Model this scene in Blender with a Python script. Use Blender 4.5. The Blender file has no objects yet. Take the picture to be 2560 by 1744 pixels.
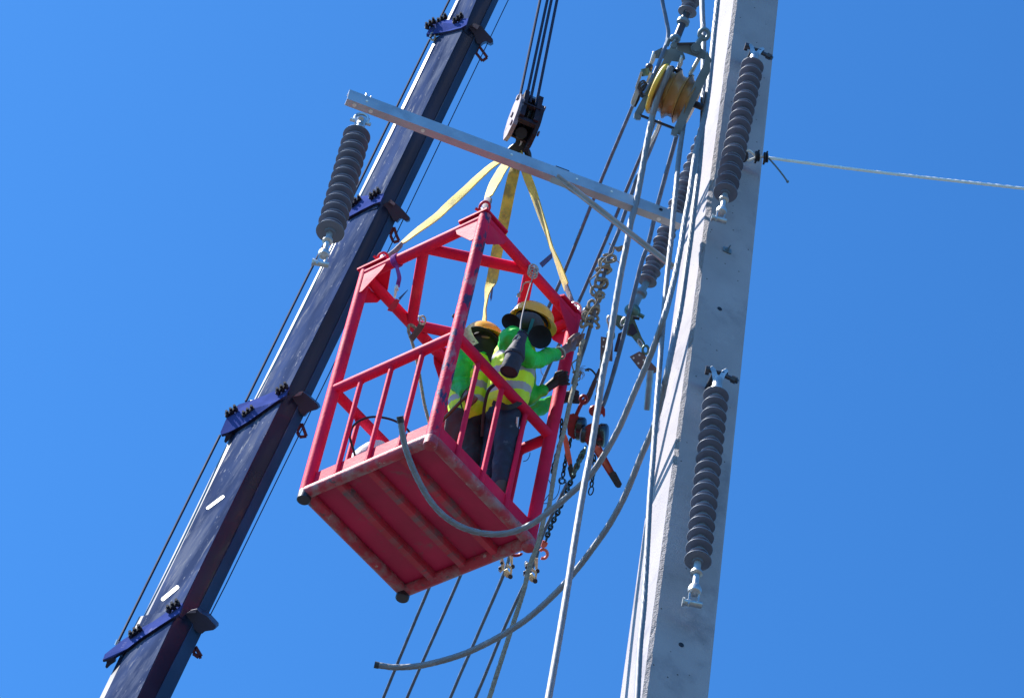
import bpy, bmesh, math, random
from mathutils import Vector, Matrix, noise
random.seed(7)
S = bpy.context.scene
V = Vector
R = math.radians

# ------------------------------------------------------------------ camera
W, H, F = 2560.0, 1744.0, 8000.0
CX = V((0.98478, -0.1328, 0.11213)); CY = V((0.1738, 0.75244, -0.63532)); CF = V((0.0, 0.64514, 0.76407))
CAM = V((0, 0, 1.6))
cd = bpy.data.cameras.new('camera'); cam = bpy.data.objects.new('camera', cd); S.collection.objects.link(cam)
m = Matrix.Identity(4)
for i, a in enumerate((CX, -CY, -CF)):
    for j in range(3): m[j][i] = a[j]
m.translation = CAM
cam.matrix_world = m
cd.sensor_width = 36; cd.lens = F / W * 36; cd.clip_end = 6000; cd.clip_start = 0.1
S.camera = cam

# ------------------------------------------------------------------ light
SUN_EL, SUN_AZ = R(57), (-1.0, 0.08)
sv = V((SUN_AZ[0], SUN_AZ[1], 0)).normalized() * math.cos(SUN_EL) + V((0, 0, math.sin(SUN_EL)))
ld = bpy.data.lights.new('sun', 'SUN'); ld.energy = 5.0; ld.angle = R(0.53); ld.color = (1.0, 0.95, 0.86)
sun = bpy.data.objects.new('sun', ld); S.collection.objects.link(sun)
sun.rotation_euler = sv.to_track_quat('Z', 'Y').to_euler()
wd = bpy.data.worlds.new('World'); S.world = wd; wd.use_nodes = True
nt = wd.node_tree; nt.nodes.clear()
out = nt.nodes.new('ShaderNodeOutputWorld'); bg = nt.nodes.new('ShaderNodeBackground')
sky = nt.nodes.new('ShaderNodeTexSky'); sky.sky_type = 'NISHITA'; sky.sun_disc = False
sky.sun_elevation = SUN_EL; sky.sun_rotation = math.atan2(SUN_AZ[0], SUN_AZ[1])
sky.air_density = 1.0; sky.dust_density = 0.4; sky.ozone_density = 1.6
mul = nt.nodes.new('ShaderNodeMix'); mul.data_type = 'RGBA'; mul.blend_type = 'MULTIPLY'; mul.inputs[0].default_value = 1.0
mul.inputs[7].default_value = (0.150, 0.338, 0.430, 1)
gm = nt.nodes.new('ShaderNodeGamma'); gm.inputs[1].default_value = 1.4
nt.links.new(sky.outputs[0], gm.inputs[0]); nt.links.new(gm.outputs[0], mul.inputs[6]); nt.links.new(mul.outputs[2], bg.inputs[0]); nt.links.new(bg.outputs[0], out.inputs[0])
bg.inputs[1].default_value = 0.134
S.view_settings.view_transform = 'Standard'; S.view_settings.look = 'None'
S.view_settings.exposure = 1.35; S.view_settings.gamma = 1.0
S.render.engine = 'CYCLES'

# ------------------------------------------------------------------ projection helpers
def P(x, y, d): return CAM + (CX * ((x - W / 2) / F) + CY * ((y - H / 2) / F) + CF) * d
def PZ(x, y, z):
    a = P(x, y, 1.0) - CAM
    return CAM + a * ((z - CAM.z) / a.z)
def depth(w): return (w - CAM).dot(CF)
def lerp(a, b, t): return a + (b - a) * t
def interp(tab, y):
    if y <= tab[0][0]: a, b = tab[0], tab[1]
    elif y >= tab[-1][0]: a, b = tab[-2], tab[-1]
    else:
        for a, b in zip(tab, tab[1:]):
            if a[0] <= y <= b[0]: break
    return a[1] + (b[1] - a[1]) * (y - a[0]) / (b[0] - a[0])
def PP(pts, d):
    """pixel path to world; d is a depth, a list of depths or a function of y"""
    r = []
    n = len(pts)
    for i, p in enumerate(pts):
        if callable(d): k = d(p[1])
        elif isinstance(d, (list, tuple)): k = lerp(d[0], d[1], i / (n - 1)) if len(d) == 2 and n != 2 else d[i]
        else: k = d
        r.append(P(p[0], p[1], k))
    return r
def spline(pts, n=6):
    if len(pts) < 3:
        return [lerp(pts[0], pts[1], i / n) for i in range(n + 1)]
    q = [pts[0] * 2 - pts[1]] + list(pts) + [pts[-1] * 2 - pts[-2]]
    r = []
    for i in range(1, len(q) - 2):
        a, b, c, d = q[i - 1:i + 3]
        for k in range(n):
            t = k / n
            r.append(0.5 * ((2 * b) + (c - a) * t + (2 * a - 5 * b + 4 * c - d) * t * t + (3 * b - a - 3 * c + d) * t ** 3))
    r.append(pts[-1])
    return r

# ------------------------------------------------------------------ materials
BOOM_E = tuple(V((0, 0, 1)).rotation_difference((CX * .44 - CY * .898 + CF).normalized()).to_euler())
MATS = {}
def mat(name, col, rough=0.5, metal=0.0, var=0.12, vs=6.0, layers=(), bump=0.0, bs=60.0, coat=0.0, spec=0.5,
        trans=0.0, sheen=0.0, stretch=None, tex=False):
    mt = bpy.data.materials.new(name); mt.use_nodes = True
    t = mt.node_tree; N = t.nodes; L = t.links
    b = N['Principled BSDF']
    b.inputs['Roughness'].default_value = rough; b.inputs['Metallic'].default_value = metal
    b.inputs['Specular IOR Level'].default_value = spec
    b.inputs['Coat Weight'].default_value = coat
    b.inputs['Sheen Weight'].default_value = sheen
    tc = N.new('ShaderNodeTexCoord')
    mp = N.new('ShaderNodeMapping'); L.new(tc.outputs['Object'], mp.inputs[0])
    if tex: mp.vector_type = 'TEXTURE'
    if stretch:
        mp.inputs['Rotation'].default_value = stretch[0]; mp.inputs['Scale'].default_value = stretch[1]
    n1 = N.new('ShaderNodeTexNoise'); n1.inputs['Scale'].default_value = vs; n1.inputs['Detail'].default_value = 6
    L.new(mp.outputs[0], n1.inputs['Vector'])
    mx = N.new('ShaderNodeMix'); mx.data_type = 'RGBA'
    mx.inputs[6].default_value = tuple(c * (1 - var) for c in col) + (1,)
    mx.inputs[7].default_value = tuple(min(1, c * (1 + var)) for c in col) + (1,)
    rp = N.new('ShaderNodeValToRGB'); rp.color_ramp.elements[0].position = 0.35; rp.color_ramp.elements[1].position = 0.65
    L.new(n1.outputs[0], rp.inputs[0]); L.new(rp.outputs[0], mx.inputs[0])
    cur = mx.outputs[2]
    rv = None
    for (c2, sc, th, soft, seed, vec) in layers:
        n2 = N.new('ShaderNodeTexNoise'); n2.inputs['Scale'].default_value = sc; n2.inputs['Detail'].default_value = 8
        n2.inputs['Roughness'].default_value = 0.65
        m2 = N.new('ShaderNodeMapping'); m2.inputs['Location'].default_value = (seed, seed * 1.7, -seed)
        if vec: m2.inputs['Scale'].default_value = vec
        L.new(mp.outputs[0], m2.inputs[0]); L.new(m2.outputs[0], n2.inputs['Vector'])
        r2 = N.new('ShaderNodeValToRGB'); r2.color_ramp.elements[0].position = th; r2.color_ramp.elements[1].position = min(1, th + soft)
        L.new(n2.outputs[0], r2.inputs[0])
        m3 = N.new('ShaderNodeMix'); m3.data_type = 'RGBA'; L.new(r2.outputs[0], m3.inputs[0]); L.new(cur, m3.inputs[6])
        m3.inputs[7].default_value = tuple(c2) + (1,); cur = m3.outputs[2]
    L.new(cur, b.inputs['Base Color'])
    if trans:
        b.inputs['Subsurface Weight'].default_value = trans; b.inputs['Subsurface Radius'].default_value = (0.06, 0.04, 0.02)
    # roughness variation
    mr = N.new('ShaderNodeMapRange'); mr.inputs[3].default_value = max(0.05, rough - 0.1); mr.inputs[4].default_value = min(1, rough + 0.12)
    L.new(n1.outputs[0], mr.inputs[0]); L.new(mr.outputs[0], b.inputs['Roughness'])
    if bump:
        n3 = N.new('ShaderNodeTexNoise'); n3.inputs['Scale'].default_value = bs; n3.inputs['Detail'].default_value = 5
        L.new(mp.outputs[0], n3.inputs['Vector'])
        bp = N.new('ShaderNodeBump'); bp.inputs['Strength'].default_value = bump; bp.inputs['Distance'].default_value = 0.01
        L.new(n3.outputs[0], bp.inputs['Height']); L.new(bp.outputs[0], b.inputs['Normal'])
    MATS[name] = mt
    return mt
PINK = (0.62, 0.36, 0.38); NAVY = (0.055, 0.045, 0.12); GRIME = (0.16, 0.10, 0.10)
RED = (0.62, 0.015, 0.068)
mat('red_paint', RED, 0.6, spec=0.10, var=0.15, vs=3, layers=[((0.62, 0.05, 0.09), 4, 0.55, 0.2, 3, None), (NAVY, 22, 0.70, 0.02, 9, None), (PINK, 14, 0.74, 0.05, 5, None)], bump=0.15, bs=40)
mat('worn_red_paint', RED, 0.6, spec=0.12, var=0.18, vs=3, layers=[((0.40, 0.16, 0.21), 9, 0.54, 0.10, 2, (1, 1, .45)), (NAVY, 11, 0.545, 0.02, 7, (1, 1, .4)), (PINK, 18, 0.66, 0.04, 4, (1, 1, .5))], bump=0.25, bs=45)
mat('scraped_red_paint', (0.42, 0.03, 0.06), 0.6, var=0.25, vs=4, layers=[((0.32, 0.17, 0.19), 8, 0.47, 0.16, 1, None), ((0.12, 0.07, 0.09), 22, 0.60, 0.05, 3, None), ((0.5, 0.36, 0.35), 20, 0.64, 0.05, 11, None), ((0.05, 0.06, 0.16), 15, 0.66, 0.02, 21, None)], bump=0.35, bs=40)
mat('under_red_paint', (0.47, 0.011, 0.075), 0.55, var=0.2, vs=2.2, layers=[((0.20, 0.09, 0.10), 5, 0.60, 0.15, 1, None)], bump=0.1)
mat('joist_red_paint', (0.45, 0.02, 0.05), 0.55, var=0.2, vs=3, layers=[((0.20, 0.10, 0.12), 7, 0.48, 0.16, 2, None), ((0.13, 0.09, 0.11), 14, 0.57, 0.10, 31, None), ((0.035, 0.045, 0.08), 9, 0.64, 0.025, 8, None), ((0.4, 0.25, 0.22), 40, 0.68, 0.05, 18, None)], bump=0.3, bs=45, stretch=((0, 0, R(46.2)), (1, 4.5, 1)), tex=True)
mat('dark_steel', (0.06, 0.06, 0.075), 0.45, 0.7, layers=[((0.14, 0.08, 0.06), 15, 0.6, 0.1, 3, None)])
mat('black_steel', (0.02, 0.02, 0.028), 0.5, 0.3)
mat('galvanised', (0.50, 0.52, 0.54), 0.42, 0.75, var=0.18, vs=12, layers=[((0.32, 0.33, 0.35), 9, 0.58, 0.1, 3, None)], bump=0.12, bs=70)
mat('arm_steel', (0.47, 0.51, 0.55), 0.42, 0.6, var=0.10, vs=5, layers=[((0.36, 0.38, 0.42), 3, 0.55, 0.15, 3, None), ((0.22, 0.25, 0.3), 30, 0.72, 0.03, 5, None)], bump=0.06, bs=60)
mat('aluminium_cable', (0.20, 0.215, 0.25), 0.62, 0.35, var=0.10, vs=14, layers=[((0.30, 0.31, 0.34), 10, 0.6, 0.1, 4, None)])
mat('weathered_cable', (0.10, 0.135, 0.21), 0.6, 0.3, var=0.2, vs=18)
mat('steel_wire', (0.028, 0.038, 0.075), 0.8, 0.0, spec=0.1)
mat('rubber_shed', (0.15, 0.18, 0.25), 0.55, 0.0, var=0.08, vs=8, bump=0.04, spec=0.4)
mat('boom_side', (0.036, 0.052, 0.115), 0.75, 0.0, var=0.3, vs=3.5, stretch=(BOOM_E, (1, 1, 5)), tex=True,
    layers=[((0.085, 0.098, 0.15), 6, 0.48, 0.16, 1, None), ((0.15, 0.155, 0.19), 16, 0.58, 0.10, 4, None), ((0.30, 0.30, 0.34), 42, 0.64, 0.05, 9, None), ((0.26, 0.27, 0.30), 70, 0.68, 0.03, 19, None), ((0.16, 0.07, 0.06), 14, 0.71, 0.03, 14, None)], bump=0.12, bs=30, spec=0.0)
mat('boom_front', (0.012, 0.015, 0.035), 0.30, 0.1, var=0.3, vs=1.2, layers=[((0.018, 0.016, 0.034), 1.6, 0.55, 0.2, 1, (1, 1, .4)), ((0.10, 0.11, 0.15), 30, 0.74, 0.03, 5, (1, 1, .15))], coat=0.08, spec=0.3)  # darker copy of the boom navy, shade of its unlit face put in
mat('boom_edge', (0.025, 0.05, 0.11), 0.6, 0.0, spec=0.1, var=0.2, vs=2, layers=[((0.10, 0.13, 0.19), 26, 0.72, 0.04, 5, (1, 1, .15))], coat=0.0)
mat('collar_blue', (0.042, 0.060, 0.20), 0.8, 0.0, spec=0.0, var=0.12, vs=5, layers=[((0.11, 0.12, 0.26), 12, 0.62, 0.08, 5, None)], bump=0.08)
mat('bracket_navy', (0.018, 0.022, 0.06), 0.45, 0.1, layers=[((0.12, 0.10, 0.14), 14, 0.66, 0.08, 5, None)])
mat('white_mark', (0.82, 0.82, 0.78), 0.5, var=0.05)
mat('red_lug', (0.10, 0.02, 0.04), 0.5)
mat('block_paint', (0.19, 0.15, 0.19), 0.6, 0.1, var=0.3, vs=9, layers=[((0.03, 0.02, 0.03), 12, 0.58, 0.04, 3, None), ((0.55, 0.5, 0.5), 16, 0.66, 0.06, 8, None)])  # base lightened for the hook block's sunlit cheek
mat('block_dark', (0.018, 0.012, 0.022), 0.6, 0.0, spec=0.2, var=0.3, vs=9, layers=[((0.10, 0.07, 0.08), 18, 0.62, 0.06, 3, None)])
mat('sling_yellow', (0.62, 0.45, 0.06), 0.8, var=0.2, vs=10, layers=[((0.30, 0.23, 0.06), 11, 0.50, 0.12, 3, (1, 1, .3)), ((0.12, 0.10, 0.05), 24, 0.64, 0.05, 13, None), ((0.05, 0.05, 0.04), 40, 0.74, 0.03, 9, None)], bump=0.4, bs=120, sheen=0.2)
mat('sling_sleeve', (0.20, 0.16, 0.17), 0.85, var=0.25, vs=20, layers=[((0.12, 0.09, 0.12), 18, 0.6, 0.1, 3, None)], bump=0.5, bs=60)
mat('tag_blue', (0.02, 0.09, 0.28), 0.6)
mat('purple_cloth', (0.22, 0.02, 0.26), 0.6, var=0.3, vs=30, layers=[((0.55, 0.06, 0.50), 30, 0.6, 0.1, 3, None)])
mat('white_cloth', (0.72, 0.72, 0.74), 0.8, bump=0.4, bs=40)
mat('brown_strap', (0.09, 0.06, 0.07), 0.7, layers=[((0.3, 0.22, 0.2), 24, 0.64, 0.08, 3, None)])
mat('cotton_rope', (0.27, 0.235, 0.19), 0.9, var=0.25, vs=50, bump=0.6, bs=150)
mat('white_rope', (0.78, 0.77, 0.74), 0.85, var=0.08, vs=40)
mat('grey_rope', (0.42, 0.41, 0.40), 0.85, var=0.3, vs=60, bump=0.6, bs=150)
mat('thin_twine', (0.30, 0.26, 0.27), 0.85)
mat('nylon_sheave', (0.30, 0.145, 0.04), 0.38, var=0.25, vs=7, layers=[((0.24, 0.17, 0.12), 5, 0.5, 0.15, 3, None)], trans=0.35, coat=0.2)
mat('nylon_sunlit', (0.85, 0.52, 0.06), 0.38, var=0.12, vs=6, layers=[((0.45, 0.36, 0.07), 7, 0.6, 0.1, 3, None)], trans=0.5, coat=0.2)  # sunlight through the nylon is put into this bright yellow
mat('block_frame', (0.13, 0.19, 0.24), 0.5, 0.2, var=0.15, vs=5)
mat('hoist_red', (0.28, 0.014, 0.02), 0.42, 0.1, var=0.2, vs=20, layers=[((0.55, 0.2, 0.16), 26, 0.66, 0.06, 3, None)])
mat('hoist_orange', (0.80, 0.17, 0.11), 0.45, var=0.15, vs=20)
mat('hoist_black', (0.012, 0.012, 0.018), 0.3, coat=0.4)
mat('chain_steel', (0.02, 0.035, 0.045), 0.35, 0.6)
mat('grip_steel', (0.72, 0.68, 0.48), 0.42, 0.5, var=0.15, vs=20)
mat('clamp_green', (0.10, 0.17, 0.15), 0.45, 0.6, var=0.25, vs=20, layers=[((0.30, 0.36, 0.30), 18, 0.62, 0.1, 3, None)])
mat('tab_brown', (0.17, 0.125, 0.14), 0.5, 0.5, var=0.15, vs=14)
mat('tube_blue_grey', (0.24, 0.32, 0.40), 0.4, 0.5, var=0.15, vs=14)
mat('black_tape', (0.015, 0.025, 0.04), 0.5)
mat('black_rubber', (0.015, 0.016, 0.03), 0.45)
mat('bag_cloth', (0.022, 0.022, 0.045), 0.75, var=0.3, vs=20, bump=0.5, bs=40)
mat('bag_liner', (0.035, 0.02, 0.03), 0.85)
mat('helmet_shell', (0.92, 0.42, 0.02), 0.32, var=0.06, vs=5, coat=0.4, trans=0.25)
mat('helmet_strap', (0.008, 0.13, 0.14), 0.7)
mat('hat_black', (0.010, 0.011, 0.022), 0.9, bump=0.2, bs=40)
mat('hood_grey', (0.060, 0.056, 0.064), 0.9, var=0.15, vs=10, bump=0.2, bs=50)
mat('hood_black', (0.012, 0.012, 0.018), 0.9)
mat('shirt_green', (0.008, 0.48, 0.035), 0.5, var=0.25, vs=6, layers=[((0.10, 0.60, 0.06), 6, 0.60, 0.12, 3, None)], bump=0.5, bs=14)
mat('trouser_navy', (0.010, 0.018, 0.045), 0.75, var=0.35, vs=7, layers=[((0.09, 0.10, 0.14), 8, 0.62, 0.1, 3, None)], bump=0.6, bs=14)
mat('trouser_dark', (0.018, 0.018, 0.022), 0.8, var=0.3, vs=7, bump=0.6, bs=14)
mat('boot_leather', (0.05, 0.04, 0.035), 0.6)
mat('skin', (0.17, 0.085, 0.07), 0.5, var=0.15, vs=18, trans=0.1, bump=0.15, bs=70)
mat('glove_dark', (0.030, 0.016, 0.026), 0.7, var=0.25, vs=20, bump=0.3, bs=60)
mat('harness_black', (0.012, 0.012, 0.015), 0.7)
mat('tool_steel', (0.55, 0.55, 0.60), 0.3, 0.9)
mat('brass_rod', (0.10, 0.075, 0.04), 0.4, 0.4)
mat('drab_lime', (0.50, 0.60, 0.12), 0.6)

# concrete: mottled, with pinholes, fine board marks and edge wear
def concrete(name, col):
    mt = mat(name, col, 0.9, var=0.10, vs=2.0, layers=[((col[0] * .64, col[1] * .66, col[2] * .70), 2.6, 0.54, 0.2, 3, None), ((col[0] * 1.12, col[1] * 1.12, col[2] * 1.12), 5, 0.62, 0.1, 13, None)], bump=0.35, bs=90, spec=0.25)
    t = mt.node_tree; N = t.nodes; L = t.links; b = N['Principled BSDF']
    tc = N.new('ShaderNodeTexCoord')
    vo = N.new('ShaderNodeTexVoronoi'); vo.inputs['Scale'].default_value = 13; vo.inputs['Randomness'].default_value = 1
    L.new(tc.outputs['Object'], vo.inputs['Vector'])
    rp = N.new('ShaderNodeValToRGB'); rp.color_ramp.elements[0].position = 0.05; rp.color_ramp.elements[1].position = 0.085
    L.new(vo.outputs[0], rp.inputs[0])
    src = b.inputs['Base Color'].links[0].from_socket
    m3 = N.new('ShaderNodeMix'); m3.data_type = 'RGBA'; L.new(rp.outputs[0], m3.inputs[0]); m3.inputs[6].default_value = (0.07, 0.06, 0.06, 1); L.new(src, m3.inputs[7])
    L.new(m3.outputs[2], b.inputs['Base Color'])
    return mt
concrete('concrete', (0.34, 0.315, 0.345))
concrete('rough_concrete', (0.30, 0.28, 0.30))
MATS['rough_concrete'].node_tree.nodes['Bump'].inputs['Strength'].default_value = 1.0
MATS['rough_concrete'].node_tree.nodes['Bump'].inputs['Distance'].default_value = 0.03

def vest_mat():
    mt = mat('vest_lime', (0.60, 0.85, 0.015), 0.6, var=0.12, vs=7, bump=0.5, bs=12)
    t = mt.node_tree; N = t.nodes; L = t.links; b = N['Principled BSDF']
    at = N.new('ShaderNodeAttribute'); at.attribute_name = 'band'
    rp = N.new('ShaderNodeValToRGB'); rp.color_ramp.interpolation = 'CONSTANT'
    e = rp.color_ramp.elements; e[0].position = 0; e[0].color = (0, 0, 0, 1); e[1].position = 0.5; e[1].color = (1, 1, 1, 1)
    L.new(at.outputs['Fac'], rp.inputs[0])
    src = b.inputs['Base Color'].links[0].from_socket
    m3 = N.new('ShaderNodeMix'); m3.data_type = 'RGBA'; L.new(rp.outputs[0], m3.inputs[0]); L.new(src, m3.inputs[6]); m3.inputs[7].default_value = (0.36, 0.36, 0.38, 1)
    L.new(m3.outputs[2], b.inputs['Base Color'])
vest_mat()

# ------------------------------------------------------------------ object helpers
COL = S.collection
def thing(name, label, cat, loc, group=None):
    o = bpy.data.objects.new(name, None); COL.objects.link(o); o.location = loc
    o.empty_display_size = 0.2
    o['label'] = label; o['category'] = cat
    if group: o['group'] = group
    return o
def wloc(o):
    v = V((0, 0, 0))
    while o: v += o.location; o = o.parent
    return v

class MB:
    def __init__(s): s.v = []; s.f = []
    def add(s, vs, fs):
        k = len(s.v); s.v += [V(a) for a in vs]; s.f += [tuple(i + k for i in f) for f in fs]
    def tube(s, pts, r, seg=10, lobes=0, twist=0.0, amp=0.1, cap=True, flat=None):
        n = len(pts)
        if n < 2: return
        rad = r if callable(r) else ((lambda t: r) if not isinstance(r, (list, tuple)) else (lambda t: lerp(r[0], r[1], t)))
        t0 = (pts[1] - pts[0]).normalized()
        up = V((0, 0, 1)) if abs(t0.z) < .9 else V((1, 0, 0))
        nx = t0.cross(up).normalized(); L = 0; vs = []; fs = []
        for i, p in enumerate(pts):
            a = pts[max(0, i - 1)]; b = pts[min(n - 1, i + 1)]
            t = (b - a).normalized()
            nx = (nx - t * nx.dot(t)).normalized(); ny = t.cross(nx)
            if i: L += (p - pts[i - 1]).length
            rr = rad(i / (n - 1))
            for k in range(seg):
                an = 2 * math.pi * k / seg
                q = rr
                if lobes: q = rr * (1 + amp * abs(math.sin(lobes * an / 2 + twist * L)) - amp)
                vs.append(p + (nx * math.cos(an) + ny * math.sin(an) * (flat or 1)) * q)
        for i in range(n - 1):
            for k in range(seg):
                a = i * seg + k; b = i * seg + (k + 1) % seg
                fs.append((a, b, b + seg, a + seg))
        if cap: fs.append(tuple(range(seg))[::-1]); fs.append(tuple((n - 1) * seg + k for k in range(seg)))
        s.add(vs, fs)
    def box(s, c, ax, ay, az):
        vs = [c + ax * i + ay * j + az * k for i in (-1, 1) for j in (-1, 1) for k in (-1, 1)]
        s.add(vs, [(0, 1, 3, 2), (4, 6, 7, 5), (0, 4, 5, 1), (2, 3, 7, 6), (0, 2, 6, 4), (1, 5, 7, 3)])
    def bar(s, a, b, w, h, up=V((0, 0, 1))):
        d = b - a; t = d.normalized(); x = t.cross(up)
        if x.length < 1e-3: x = t.cross(V((1, 0, 0)))
        x.normalize(); y = x.cross(t)
        s.box((a + b) / 2, t * (d.length / 2), x * w / 2, y * h / 2)
    def plate(s, pts, th):
        """closed outline of world points extruded along vector th"""
        n = len(pts); vs = list(pts) + [p + th for p in pts]
        fs = [tuple(range(n)), tuple(range(2 * n - 1, n - 1, -1))] + [(i + n, (i + 1) % n + n, (i + 1) % n, i) for i in range(n)]
        s.add(vs, fs)
    def pp(s, px, d, th):
        """pixel outline at depth(s) d with thickness th metres away from the viewer"""
        pts = [P(x, y, d[i] if isinstance(d, (list, tuple)) else d) for i, (x, y) in enumerate(px)]
        s.plate(pts, CF * th)
    def lathe(s, prof, p0, p1, seg=24):
        """prof: (radius, distance along p0->p1 in metres)"""
        t = (p1 - p0).normalized(); x = t.cross(V((0, 0, 1)) if abs(t.z) < .95 else V((1, 0, 0))).normalized(); y = t.cross(x)
        vs = []; fs = []
        for (r, h) in prof:
            for k in range(seg):
                a = 2 * math.pi * k / seg; vs.append(p0 + t * h + (x * math.cos(a) + y * math.sin(a)) * max(r, 1e-4))
        for i in range(len(prof) - 1):
            for k in range(seg):
                a = i * seg + k; b = i * seg + (k + 1) % seg; fs.append((a, a + seg, b + seg, b))
        s.add(vs, fs)
    def cyl(s, a, b, r, seg=16, r2=None):
        L = (b - a).length; r2 = r if r2 is None else r2
        s.lathe([(0, 0), (r, 0), (r2, L), (0, L)], a, b, seg)
    def ball(s, c, r, seg=12, sc=None):
        vs = []; fs = []; n = seg // 2 + 1
        for i in range(n + 1):
            th = math.pi * i / n
            for k in range(seg):
                a = 2 * math.pi * k / seg
                d = V((math.sin(th) * math.cos(a), math.sin(th) * math.sin(a), math.cos(th)))
                if sc: d = V((d.x * sc[0], d.y * sc[1], d.z * sc[2]))
                vs.append(c + d * r)
        for i in range(n):
            for k in range(seg):
                a = i * seg + k; b = i * seg + (k + 1) % seg; fs.append((a, a + seg, b + seg, b))
        s.add(vs, fs)
    def ring(s, c, ax, ay, rx, ry, r, seg=16, sub=6, a0=0.0, a1=2 * math.pi):
        full = abs(a1 - a0 - 2 * math.pi) < 1e-6
        n = seg
        pts = [c + ax * rx * math.cos(a0 + (a1 - a0) * i / n) + ay * ry * math.sin(a0 + (a1 - a0) * i / n) for i in range(n + 1)]
        s.tube(pts, r, sub, cap=not full)
    def ribbon(s, pts, w, ang, th=0.006):
        """flat webbing: w width, ang list (twist from the picture plane)"""
        n = len(pts); vs = []; fs = []
        for i, p in enumerate(pts):
            t = (pts[min(n - 1, i + 1)] - pts[max(0, i - 1)]).normalized()
            x = t.cross(CF).normalized(); y = t.cross(x)
            a = interp(ang, i / (n - 1)) if isinstance(ang, list) else ang
            ww = interp(w, i / (n - 1)) if isinstance(w, list) else w
            u = x * math.cos(a) + y * math.sin(a); q = -x * math.sin(a) + y * math.cos(a)
            for (i1, i2) in ((-1, -1), (0, -1.0), (1, -1), (1, 1), (0, 1.0), (-1, 1)):
                vs.append(p + u * ww / 2 * i1 + q * (th / 2 * i2 + 0.004 * (1 - abs(i1))))
        for i in range(n - 1):
            for k in range(6):
                a = i * 6 + k; b = i * 6 + (k + 1) % 6; fs.append((a, b, b + 6, a + 6))
        fs.append((0, 1, 2, 3, 4, 5)); e = (n - 1) * 6; fs.append((e + 5, e + 4, e + 3, e + 2, e + 1, e))
        s.add(vs, fs)
    def chain(s, pts, L=0.045, wd=0.012, r=0.006):
        # resample
        path = pts; seg = []; tot = 0
        for a, b in zip(path, path[1:]): tot += (b - a).length
        n = max(2, int(tot / (L * 0.72))); q = []
        for i in range(n + 1):
            d = tot * i / n; acc = 0
            for a, b in zip(path, path[1:]):
                l = (b - a).length
                if acc + l >= d - 1e-9: q.append(lerp(a, b, (d - acc) / l)); break
                acc += l
        for i in range(len(q) - 1):
            c = (q[i] + q[i + 1]) / 2; t = (q[i + 1] - q[i]).normalized()
            x = t.cross(V((.3, .8, .2))).normalized(); y = t.cross(x)
            a = 0.6 + (math.pi / 2 if i % 2 else 0)
            u = x * math.cos(a) + y * math.sin(a)
            s.ring(c, t, u, L / 2, wd, r, 12, 6)
    def build(s, name, mname, parent=None, smooth=True, angle=40, tagd=None, mats=None, fmat=None, origin=None):
        me = bpy.data.meshes.new(name)
        o = bpy.data.objects.new(name, me); COL.objects.link(o)
        if parent:
            o.parent = parent; off = wloc(parent)
        else:
            off = origin if origin is not None else sum(s.v, V((0, 0, 0))) / max(1, len(s.v))
            o.location = off
        me.from_pydata([tuple(a - off) for a in s.v], [], s.f)
        for k in (mats or [mname]): me.materials.append(MATS[k])
        if fmat:
            for p in me.polygons: p.material_index = fmat[p.index]
        bm = bmesh.new(); bm.from_mesh(me); bmesh.ops.remove_doubles(bm, verts=bm.verts, dist=1e-6)
        bmesh.ops.recalc_face_normals(bm, faces=bm.faces); bm.to_mesh(me); bm.free()
        me.polygons.foreach_set('use_smooth', [smooth] * len(me.polygons))
        if smooth: me.set_sharp_from_angle(angle=R(angle))
        if tagd:
            o['label'] = tagd[0]; o['category'] = tagd[1]
            if len(tagd) > 2: o['group'] = tagd[2]
        return o

def single(mb, name, m, label, cat, group=None, **k):
    return mb.build(name, m, None, tagd=(label, cat, group) if group else (label, cat), **k)

def organic(name, caps, m, parent, voxel=0.012, smooth=4, wr=0.0, ws=12.0, band=None, tagd=None):
    """tapered capsules and ellipsoids welded into one continuous skin"""
    mb = MB()
    for c in caps:
        if c[0] == 'e':      # ellipsoid: centre, axes (3 vectors)
            _, ce, ax, ay, az = c
            k = len(mb.v); mb.ball(V((0, 0, 0)), 1.0, 16)
            for i in range(k, len(mb.v)):
                q = mb.v[i]; mb.v[i] = ce + ax * q.x + ay * q.y + az * q.z
        else:
            a, ra, b, rb = c
            mb.ball(a, ra, 12); mb.ball(b, rb, 12)
            mb.tube([a, b], [ra, rb], 12)
    off = wloc(parent) if parent else mb.v[0].copy()
    me = bpy.data.meshes.new('tmp'); me.from_pydata([tuple(a - off) for a in mb.v], [], mb.f)
    bm = bmesh.new(); bm.from_mesh(me); bmesh.ops.recalc_face_normals(bm, faces=bm.faces); bm.to_mesh(me); bm.free()
    o = bpy.data.objects.new('tmp', me); COL.objects.link(o)
    r = o.modifiers.new('r', 'REMESH'); r.mode = 'VOXEL'; r.voxel_size = voxel
    sm = o.modifiers.new('s', 'SMOOTH'); sm.factor = 0.5; sm.iterations = smooth
    dg = bpy.context.evaluated_depsgraph_get(); dg.update()
    me2 = bpy.data.meshes.new_from_object(o.evaluated_get(dg))
    bpy.data.objects.remove(o); bpy.data.meshes.remove(me)
    me2.name = name
    if wr:
        ns = [v.normal.copy() for v in me2.vertices]
        for v, n in zip(me2.vertices, ns):
            f = noise.fractal(v.co * ws, 0.8, 2.0, 3)
            v.co += n * wr * f
    me2.materials.clear(); me2.materials.append(MATS[m])
    me2.polygons.foreach_set('use_smooth', [True] * len(me2.polygons))
    if band:
        at = me2.attributes.new('band', 'FLOAT', 'POINT')
        at.data.foreach_set('value', [band(v.co + off) for v in me2.vertices])
    ob = bpy.data.objects.new(name, me2); COL.objects.link(ob)
    if parent: ob.parent = parent
    else:
        ob.location = off
    if tagd: ob['label'] = tagd[0]; ob['category'] = tagd[1]
    return ob

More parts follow.
